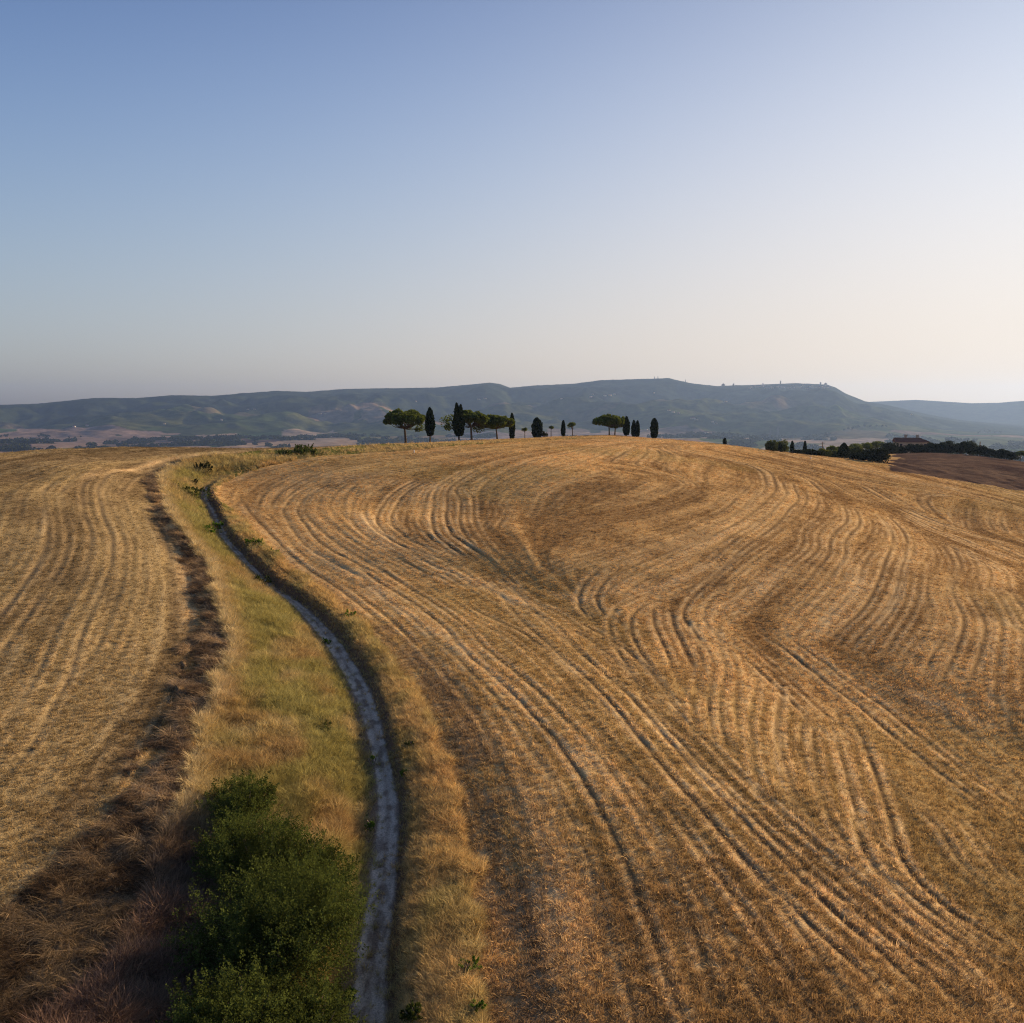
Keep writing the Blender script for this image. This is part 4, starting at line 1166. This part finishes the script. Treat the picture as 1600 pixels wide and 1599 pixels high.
def scatter(name, pos, rot, scl, idx, colr, protos, kind='stuff'):
    n_ = len(pos)
    me = bpy.data.meshes.new(name); me.vertices.add(n_); me.vertices.foreach_set('co', pos.astype(np.float32).ravel())
    for nm, ty, fld, arr in (('rot', 'FLOAT_VECTOR', 'vector', rot), ('scl', 'FLOAT_VECTOR', 'vector', scl), ('tcol', 'FLOAT_VECTOR', 'vector', colr)):
        a = me.attributes.new(nm, ty, 'POINT'); a.data.foreach_set(fld, np.asarray(arr, np.float32).ravel())
    a = me.attributes.new('pick', 'INT', 'POINT'); a.data.foreach_set('value', np.asarray(idx, np.int32))
    me.materials.append(M_grass)
    o = bpy.data.objects.new(name, me); C.objects.link(o)
    g = bpy.data.node_groups.new(name, 'GeometryNodeTree')
    g.interface.new_socket('Geometry', in_out='INPUT', socket_type='NodeSocketGeometry'); g.interface.new_socket('Geometry', in_out='OUTPUT', socket_type='NodeSocketGeometry')
    gi = g.nodes.new('NodeGroupInput'); go = g.nodes.new('NodeGroupOutput')
    ip = g.nodes.new('GeometryNodeInstanceOnPoints'); j = g.nodes.new('GeometryNodeJoinGeometry')
    for p in protos:
        oi = g.nodes.new('GeometryNodeObjectInfo'); oi.inputs['Object'].default_value = p; oi.inputs['As Instance'].default_value = True
        g.links.new(oi.outputs['Geometry'], j.inputs[0])
    g.links.new(gi.outputs[0], ip.inputs['Points']); g.links.new(j.outputs[0], ip.inputs['Instance'])
    ip.inputs['Pick Instance'].default_value = True
    def na(nm, ty):
        x = g.nodes.new('GeometryNodeInputNamedAttribute'); x.data_type = ty; x.inputs['Name'].default_value = nm
        return x.outputs['Attribute']
    g.links.new(na('pick', 'INT'), ip.inputs['Instance Index'])
    g.links.new(na('rot', 'FLOAT_VECTOR'), ip.inputs['Rotation'])
    g.links.new(na('scl', 'FLOAT_VECTOR'), ip.inputs['Scale'])
    g.links.new(ip.outputs[0], go.inputs[0])
    md = o.modifiers.new('scatter', 'NODES'); md.node_group = g
    o['kind'] = kind
    return o

# candidate points, denser close to the camera
def cand(n_, r0, r1, p, tmax=33):
    u = RNG.uniform(0, 1, n_); r = (r0 ** (2 - p) + u * (r1 ** (2 - p) - r0 ** (2 - p))) ** (1 / (2 - p))
    th = np.radians(RNG.uniform(-tmax, tmax, n_))
    return r * np.sin(th), r * np.cos(th), r
stub = [tuft(301 + k, 20, .16, .35, .019, .15, 1, .12) for k in range(4)] + [tuft(306 + k, 14, .26, 1.1, .022, .6, 2, .16) for k in range(3)]
tall = [tuft(311 + k, 30, .50, .28, .016, .75, 3, .12) for k in range(4)] + [tuft(316 + k, 24, .62, .2, .014, .5, 3, .10) for k in range(2)]
lay = [tuft(321 + k, 34, .55, .5, .017, 1.2, 3, .15, .4, .6) for k in range(4)]

# stubble over both fields
x, y, r = cand(330000, 22, 285, 1.15)
dark_ = samp(in_dark, x, y); vg_ = samp(in_verge, x, y); st_ = samp(in_strip, x, y); lf_ = samp(in_left, x, y); ru = samp(rut, x, y); pl = samp(palem, x, y); dRv = samp(dR, x, y)
crD = np.interp(np.arctan2(x, y), cr_th, cr_D)
keep = ~vg_ & ~st_ & ~dark_ & (RNG.uniform(size=len(x)) > ru * 2.2) & (r < crD + 25)
x, y, r, lf_, pl = x[keep], y[keep], r[keep], lf_[keep], pl[keep]
z = zsurf(x, y); n_ = len(x)
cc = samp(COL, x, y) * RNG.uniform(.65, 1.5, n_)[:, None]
cc = cc * np.where(lf_, 1.08, 1.12)[:, None]
sc_ = RNG.uniform(.7, 1.3, n_) * (1 + .9 * sstep(45, 200, r))
hz = np.where(lf_, .75, 1.0) * (.75 + .5 * vnoise(x / 3, y / 3, 401)) * (1 - .65 * sstep(50, 110, r))
vx, vy = flow(x, y)
pos = np.stack([x, y, z], 1); rot = np.stack([RNG.normal(size=n_) * .12, RNG.normal(size=n_) * .12, RNG.uniform(0, 6.28, n_)], 1)
idx = np.where(RNG.uniform(size=n_) < np.where(lf_, .45, .3), RNG.integers(4, 7, n_), RNG.integers(0, 4, n_))
for flag, nm in ((False, 'stubble'), (True, 'stubble')):
    m_ = lf_ == flag
    scatter(nm, pos[m_], rot[m_], np.stack([sc_, sc_, sc_ * hz / (1 + .5 * sstep(60, 200, r))], 1)[m_], idx[m_], cc[m_], stub)

# long dry grass of the verge
def verge_pts(n_, r0, r1, p):
    x, y, r = cand(n_, r0, r1, p, 31); k = samp(in_verge, x, y) & ((samp(onpath, x, y) < .5) | (RNG.uniform(size=len(x)) < .12)); return x[k], y[k], r[k]
a1 = verge_pts(420000, 22, 110, .9); a2 = verge_pts(260000, 110, 275, .7)
x = np.concatenate([a1[0], a2[0]]); y = np.concatenate([a1[1], a2[1]]); r = np.concatenate([a1[2], a2[2]])
dp = samp(dP * sP, x, y); dpa = np.abs(dp); dl = samp(dL, x, y); dr = samp(dR, x, y); hw = samp(halfw, x, y)
thin = np.where(dpa < hw + .5, .2, 1.0)
k = RNG.uniform(size=len(x)) < thin
x, y, r, dp, dpa, dl, dr = [q[k] for q in (x, y, r, dp, dpa, dl, dr)]
z = zsurf(x, y); n_ = len(x)
gn = fbm(x / 3.2 + 5, y / 5.5, 411, 3)
gleft = sstep(.36, .54, gn) * np.where(dp < 0, 1, .4) * sstep(.6, 2.2, dl) * np.where(r > 150, .4, 1)
cA = mixc(c3(.38, .28, .105), c3(.52, .41, .19), fbm(x / 1.1, y / 1.1, 413, 2))
cA = mixc(cA, c3(.36, .215, .085) * np.ones(3), sstep(.52, .74, fbm(x / 2.5 + 30, y / 2.5, 415, 2)) * .5)
cA = mixc(cA, c3(.32, .295, .085) * np.ones(3), gleft * .65)
cA = mixc(cA, c3(.58, .40, .18) * np.ones(3), sstep(150, 190, r) * .6)
cA = mixc(cA, c3(.58, .46, .25) * np.ones(3), np.exp(-(dl / .7) ** 2) * .7)
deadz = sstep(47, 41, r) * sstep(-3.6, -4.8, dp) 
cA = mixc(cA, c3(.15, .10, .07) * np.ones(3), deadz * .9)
cA = mixc(cA, c3(.62, .40, .17) * np.ones(3), np.where(dp > 0, .5, 0) * sstep(.35, .6, fbm(x / 2.2, y / 4, 419, 2)))
cA *= RNG.uniform(.8, 1.25, n_)[:, None] * np.where(dp > 0, 1.2, 1.2)[:, None]
sc_ = (.75 + np.where(dp > 0, .25, .7) * fbm(x / 1.4, y / 1.4, 417, 2)) * RNG.uniform(.75, 1.25, n_) * (1 + .5 * sstep(60, 200, r)) * np.where(dpa < 2.0, .6, 1)
rot = np.stack([RNG.normal(size=n_) * .2, -.12 + RNG.normal(size=n_) * .2, RNG.uniform(0, 6.28, n_)], 1)
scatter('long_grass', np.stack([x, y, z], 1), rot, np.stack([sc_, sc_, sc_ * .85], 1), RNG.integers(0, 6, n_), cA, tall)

# thrown-up lying straw of the dark strip
x, y, r = cand(300000, 22, 190, .9, 31); k = samp(in_strip, x, y); x, y, r = x[k], y[k], r[k]; z = zsurf(x, y); n_ = len(x)
fn = fbm(x / 1.2, y / 1.2, 421, 3)
cS = mixc(c3(.22, .145, .085), c3(.55, .39, .22), sstep(.38, .62, fn)) * (1 - .5 * sstep(48, 38, r))[:, None] * RNG.uniform(.7, 1.25, n_)[:, None]  # straw darkened close by: thicket shade and corner vignetting painted into the colour
near_b = sstep(38, 24, np.hypot(x + 12, y - 24) + 0) * 0
sc_ = RNG.uniform(.6, 1.15, n_) * (1 + .5 * sstep(60, 150, r))
rot = np.stack([RNG.normal(size=n_) * .25, RNG.normal(size=n_) * .25, 3.14 + (fbm(x / 2.5, y / 2.5, 423, 2) - .5) * 5 + RNG.normal(size=n_) * .35], 1)
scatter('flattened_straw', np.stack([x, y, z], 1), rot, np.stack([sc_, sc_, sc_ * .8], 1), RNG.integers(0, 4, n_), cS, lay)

# brown and mauve dead weeds left of the thicket
wpoly = hit([335, 325, 335, 320, 300, 250, 150, 60, 40, 170, 230, 290], [1330, 1400, 1480, 1560, 1640, 1800, 1800, 1700, 1620, 1530, 1430, 1350], 0, 400, zsurf)
x, y, r = cand(150000, 22, 60, .9, 31); k = inside(wpoly, x, y); x, y = x[k], y[k]; z = zsurf(x, y); n_ = len(x)
fn = fbm(x / .8, y / .8, 431, 3)
cW = mixc(c3(.09, .055, .042), c3(.24, .15, .10), sstep(.35, .65, fn)) * RNG.uniform(.7, 1.3, n_)[:, None]
sc_ = RNG.uniform(.6, 1.3, n_) * (.5 + fn)
weeds = [tuft(331 + k, 30, .62, .45, .014, .55, 3, .16) for k in range(3)]
scatter('dead_weeds', np.stack([x, y, z], 1), np.stack([RNG.normal(size=n_) * .3, RNG.normal(size=n_) * .3, RNG.uniform(0, 6.28, n_)], 1), np.stack([sc_, sc_, sc_], 1), RNG.integers(0, 3, n_), cW, weeds)

# ------------------------------------------------------------------ things far away
def far_spot(px, py, D0=600, D1=9300):
    """where the far country is seen at a pixel"""
    th = float(theta_of(px, py)); t = float(tanel(px, py))
    D = np.geomspace(D0, D1, 700); z = zbase(D * math.sin(th), D * math.cos(th))
    vis = np.maximum.accumulate((z - CAMZ) / D)
    i = int(np.argmax((z - CAMZ) / D >= t)) if ((z - CAMZ) / D >= t).any() else int(np.argmax((z - CAMZ) / D))
    return (D[i] * math.sin(th), D[i] * math.cos(th), z[i]), D[i]
def far_house(px, py, wpx, hpx, label, group, rz=0, mat=None, name='far_house', roofm=None, tower=False, D0=600):
    (x, y, z), D = far_spot(px, py, D0); m = D / F
    L = wpx * m; Hh = hpx * m; Wd = min(L, 12) if not tower else L
    t = thing(name, label, 'house' if not tower else 'tower', (x, y, z - 1), group, rz)
    Hr = 0 if tower else Hh * .35
    if tower:
        obj('wall', boxes('wall', [(-L/2, L/2, -L/2, L/2, 0, Hh)], mat or M_stone), t)
        me = bpy.data.meshes.new('roof'); o_ = .4; V = [(-L/2-o_, -L/2-o_, Hh), (L/2+o_, -L/2-o_, Hh), (L/2+o_, L/2+o_, Hh), (-L/2-o_, L/2+o_, Hh), (0, 0, Hh + L * .5)]
        me.from_pydata(V, [], [(0,1,4),(1,2,4),(2,3,4),(3,0,4),(0,3,2,1)]); me.materials.append(M_roof); obj('roof', me, t)
    else:
        w, r_ = house_parts(L, Wd, Hh - Hr + 1, Hr, mat or M_wallp, M_roof); obj('wall', w, t); obj('roof', r_, t)
    return t
far_house(1104, 679, 6.5, 4.2, 'pale farmhouse with trees on both sides, in the valley right of centre', None, .3, D0=900)
far_house(1105, 680.5, 9, 2.2, 'low pale barn at the foot of the valley farmhouse', None, .3, name='barn', D0=900)
for k, (px, py, w, h, lab) in enumerate([(346,658,3,3,'lone pale house on the wooded slope at left'),(257,664,4,2.2,'white house above the pink fields at left'),(116,668,3,2.2,'small pale house at the upper edge of the far left fields'),
        (136,667.5,4,2.6,'pale farmhouse among trees above the far left fields'),(500,648.5,5,2.6,'pale farmstead in the green clearing left of the pines'),(508,648,4,3,'right building of the farmstead left of the pines'),
        (388,641,4,2,'white house high in the field left of centre'),(398,641,4,2,'white house right of the highest one left of centre'),(650,630,2.6,2.6,'small reddish house on the hill above the first pine'),
        (748,626,5,2.2,'long pale house on the hill above the cypress'),(758,624.5,4,2.6,'reddish pale house on the hill above the middle pines'),(1010,672.5,4,2.0,'low pale shed in the valley right of the crest cypress'),
        (923,621,4,2,'pale house left in the mid-slope village'),(926,618,3,2,'pale house at the back of the mid-slope village'),(945,619.5,5,2.4,'long pale house in the middle of the mid-slope village'),(953,620,5,2.6,'white house right of the middle of the village'),
        (960,617,3,2,'small house at the right end of the mid-slope village'),(1022,616,2,2,'tiny pale house alone on the wooded slope'),(1045,643,4,2.2,'pale house at the top of the hamlet on the lower slope'),
        (1052,645,4,2.2,'pale house in the middle of the hamlet on the lower slope'),(1060,647,4,2,'pale house at the foot of the hamlet on the lower slope'),(1083,655,7,2.4,'long white building on the lower slope right of the hamlet'),
        (1088,657,6,2,'second white building below the long one'),(1113,662,4,2.2,'white house beside dark trees at the slope foot'),(1119,663,4,2.2,'white house at the slope foot, right one of two'),
        (1424,649.5,2.2,2,'tiny lit house on the ridge falling to the right'),(1134,629,4,1.6,'pale house in the woods below the ridge town'),(877,625,3,2,'pale house on the slope above the slim cypress')]):
    far_house(px, py, w, h, lab, 'houses scattered over the far hills', RNG.uniform(-.5, .5), D0=1500)
G_T = 'houses of the town on the far ridge'
tr = np.random.default_rng(5)
for k in range(34):
    px = 1168 + 132 * (k + .5) / 34 + tr.uniform(-2, 2); py = 603.5 + tr.uniform(0, 5.5) - 1.5 * math.exp(-((px - 1235) / 25) ** 2)
    far_house(px, py, tr.uniform(2.5, 5), tr.uniform(1.6, 2.6), 'pale stone house of the ridge-top town, ' + nth(k), G_T, tr.uniform(-.4, .4), M_stone, 'town_house', D0=5000)
for px, py, w, h, lab in [(1130,604,4.5,2.6,'square fortress block at the left end of the ridge town'),(1146,603,2.2,2.6,'broad tower right of the fortress block'),(1192,602,1.4,2.6,'slim tower between fortress and town centre'),
                          (1219.5,600.5,1.5,4.6,'tallest slim tower in the middle of the ridge town'),(1282,602,1.8,3.8,'church tower at the right end of the ridge town'),(1290,602.5,3.6,2.4,'blocky church beside the right-hand tower')]:
    far_house(px, py, w, h, lab, None, 0, M_stone, 'stone_tower', tower=True, D0=6000)
def lattice(px, py, top, label, name, cat, wb, D0, arms=True):
    (x, y, z), D = far_spot(px, py, D0); m = D / F; H = (py - top) * m; b = wb * m
    t = thing(name, label, cat, (x, y, z), None, .2)
    T_ = Tubes(); r = .22 * m if arms else .15 * m
    for sx in (-1, 1):
        for sy in (-1, 1): T_.add([(sx*b/2, sy*b/2, 0), (sx*b*.12, sy*b*.12, H)], [r, r * .7], 5)
    obj('leg_frame', T_.mesh('leg_frame', M_steel), t)
    Br = Tubes(); nb = 6
    for k in range(nb):
        z0 = H * k / nb; z1 = H * (k + 1) / nb; w0 = b/2 * (1 - .76 * k / nb); w1 = b/2 * (1 - .76 * (k + 1) / nb)
        for s in (-1, 1):
            Br.add([(-w0, s*w0, z0), (w1, s*w1, z1)], [r*.5]*2, 4); Br.add([(w0, s*w0, z0), (-w1, s*w1, z1)], [r*.5]*2, 4)
    obj('brace', Br.mesh('brace', M_steel), t)
    if arms:
        for zz in (.72, .84, .96):
            A_ = Tubes(); A_.add([(-b * .55, 0, H*zz), (0, 0, H*zz + .2*m), (b * .55, 0, H*zz)], [r*.4, r*.9, r*.4], 4); obj('crossarm', A_.mesh('crossarm', M_steel), t)
lattice(1203, 686, 667, 'left one of two lattice pylons in the valley', 'pylon', 'pylon', 4.2, 1200)
lattice(1215, 686, 667, 'right one of two lattice pylons in the valley', 'pylon', 'pylon', 4.2, 1200)
lattice(1022.5, 592.5, 588.5, 'radio mast on the highest ridge, left one', 'radio_mast', 'mast', .9, 6000, False)
lattice(1028, 592.5, 588, 'radio mast on the highest ridge, right one', 'radio_mast', 'mast', .9, 6000, False)
lattice(1071, 597.5, 593, 'thin radio mast on the ridge falling from the summit', 'radio_mast', 'mast', .6, 6000, False)

# small trees of the valley: individual clumps of the farm and lines
ft_round = round_parts(501, 9, 9, .05, M_oak, 260, 6, 1.4); ft_cyp = cypress_parts(502, 11, 2.6, .02, n_=160)
def far_tree(px, py, h_px, kind, label, group, D0=900):
    (x, y, z), D = far_spot(px, py, D0); m = D / F
    parts = ft_round if kind == 'r' else ft_cyp
    s = h_px * m / (9 if kind == 'r' else 11)
    nm = PARTN[len(parts)]
    t = thing('far_tree' if kind == 'r' else 'far_cypress', label, 'tree', (x, y, z - .3), group, RNG.uniform(0, 6)); t.scale = (s * RNG.uniform(.9, 1.3), s, s)
    for q, me in zip(nm, parts): obj(q, me, t)
far_tree(1092, 680.5, 5, 'r', 'dark tree left of the valley farmhouse', None)
far_tree(1096, 681, 4, 'r', 'low dark tree against the left wall of the valley farmhouse', None)
far_tree(1115, 680.5, 5.5, 'r', 'dark tree right of the valley farmhouse', None)
G_L = 'row of small cypresses on the valley slope'
for k in range(24): far_tree(1036 + k * 3.0, 685.2 - k * .09 + .3 * math.sin(k), 2.6, 'c', 'tiny cypress in the row behind the crest, ' + nth(k), G_L)
G_V = 'dark trees dotted over the valley fields'
VT = ([(2,684,4),(8,684,4.5),(12,684,5),(60,684,4),(66,683,6),(71,684,5),(76,684,4),(108,685,3),(118,685,3),(126,684,3),(290,690,4),(300,689,5),(308,689,5),(316,690,5),(325,689,4),(364,696,6),(368,697,7),(346,697,5),(358,694,6),
        (1195,680,3),(1140,675,3),(1318,674,4),(1325,673,5),(1332,672,5),(1340,671,6),(1350,670,5),(1360,669,5),(1370,669,4),(1378,668,4),(1385,668,4),(1530,678,4),(1538,677,5),(1546,676.5,5),(1555,677,4),(1562,677.5,4),(1275,680,3),(1284,681,3)])
VK = {}
for side__ in (True, False):
    for q_, p_ in enumerate(sorted(t[0] for t in VT if (t[0] < 500) == side__)): VK[p_] = q_
for k, (px, py, h) in enumerate(VT):
    far_tree(px, py, h, 'r' if h != 7 else 'c', 'small dark tree in the ' + ('left' if px < 500 else 'right') + ' valley fields, ' + nth(VK[px]), G_V)
# woodland on the far slopes: one mass
NW = 60000
u = np.random.default_rng(9)
th = np.radians(u.uniform(-32, 32, NW)); r = np.sqrt(u.uniform(900 ** 2, 9100 ** 2, NW))
x = r * np.sin(th); y = r * np.cos(th)
fi = np.clip(np.searchsorted(FR, r), 0, len(FR) - 1); fj = np.clip(np.searchsorted(FTH, th), 0, len(FTH) - 1)
dk = FC[fi, fj].sum(-1)
k = (dk < .15) & (r < 5200)
x, y, r = x[k], y[k], r[k]; z = zbase(x, y); n_ = len(x)
wp = []
for q in range(3):
    g_ = np.random.default_rng(600 + q); P_ = blob_pts(g_, (0, 0, 4), 5.5, 5.5, 4.5, 42, .7); v, f = leaves(P_, 4.5, g_, .1, .8)
    wp.append(bpy.data.objects.new('clump', mesh_np('clump', v, f, M_oak)))
s = u.uniform(.8, 2.0, n_) * np.where(r < 5200, 1 + r / 9000, .9)
scatter('woodland', np.stack([x, y, z], 1), np.stack([s * 0, s * 0, u.uniform(0, 6.28, n_)], 1), np.stack([s, s, s * .75], 1), u.integers(0, 3, n_), np.ones((n_, 3)), wp)

# vineyard rows on the slope behind the lone cypress
(vx0, vy0, vz0), D = far_spot(1165, 697, 500)
V = []; Fc = []
for i in range(30):
    for j in range(1):
        th0 = math.atan2(vx0, vy0)
        ux, uy = math.cos(th0 + .5), -math.sin(th0 + .5); wx, wy = math.sin(th0 + .5), math.cos(th0 + .5)
        o_ = (i - 15) * 4.5
        for s_ in range(14):
            a0 = (s_ - 7) * 11.; a1 = a0 + 10.8
            q = []
            for a_ in (a0, a1):
                cx = vx0 + ux * o_ + wx * a_; cy = vy0 + uy * o_ + wy * a_; cz = float(zbase(cx, cy))
                q += [(cx - ux * .6, cy - uy * .6, cz - .2), (cx + ux * .6, cy + uy * .6, cz - .2), (cx + ux * .4, cy + uy * .4, cz + 1.9), (cx - ux * .4, cy - uy * .4, cz + 1.9)]
            b = len(V); V += q
            Fc += [(b, b+1, b+2, b+3), (b+4, b+7, b+6, b+5), (b, b+4, b+5, b+1), (b+1, b+5, b+6, b+2), (b+2, b+6, b+7, b+3), (b+3, b+7, b+4, b)]
vm = obj('vineyard', mesh_np('vineyard', V, Fc, M_poplar)); vm['kind'] = 'stuff'

# ------------------------------------------------------------------ haze
hz = boxes('haze', [(-12900, 12900, -12900, 12900, -230, 345)], M_white)
hz.materials.clear()
hm = bpy.data.materials.new('haze'); hm.use_nodes = True; nt = hm.node_tree; nt.nodes.clear()
ho = nt.nodes.new('ShaderNodeOutputMaterial'); pv = nt.nodes.new('ShaderNodeVolumePrincipled')
pv.inputs['Density'].default_value = 4.2e-5
pv.inputs['Color'].default_value = (.35, .53, .92, 1)
pv.inputs['Anisotropy'].default_value = .42
nt.links.new(pv.outputs[0], ho.inputs['Volume'])
hz.materials.append(hm)
ho_ = obj('haze', hz); ho_['kind'] = 'stuff'
print('tris', sum(sum(len(p.vertices) - 2 for p in o.data.polygons) if len(o.data.polygons) < 30000 else len(o.data.polygons) * 2 for o in C.objects if o.type == 'MESH'))
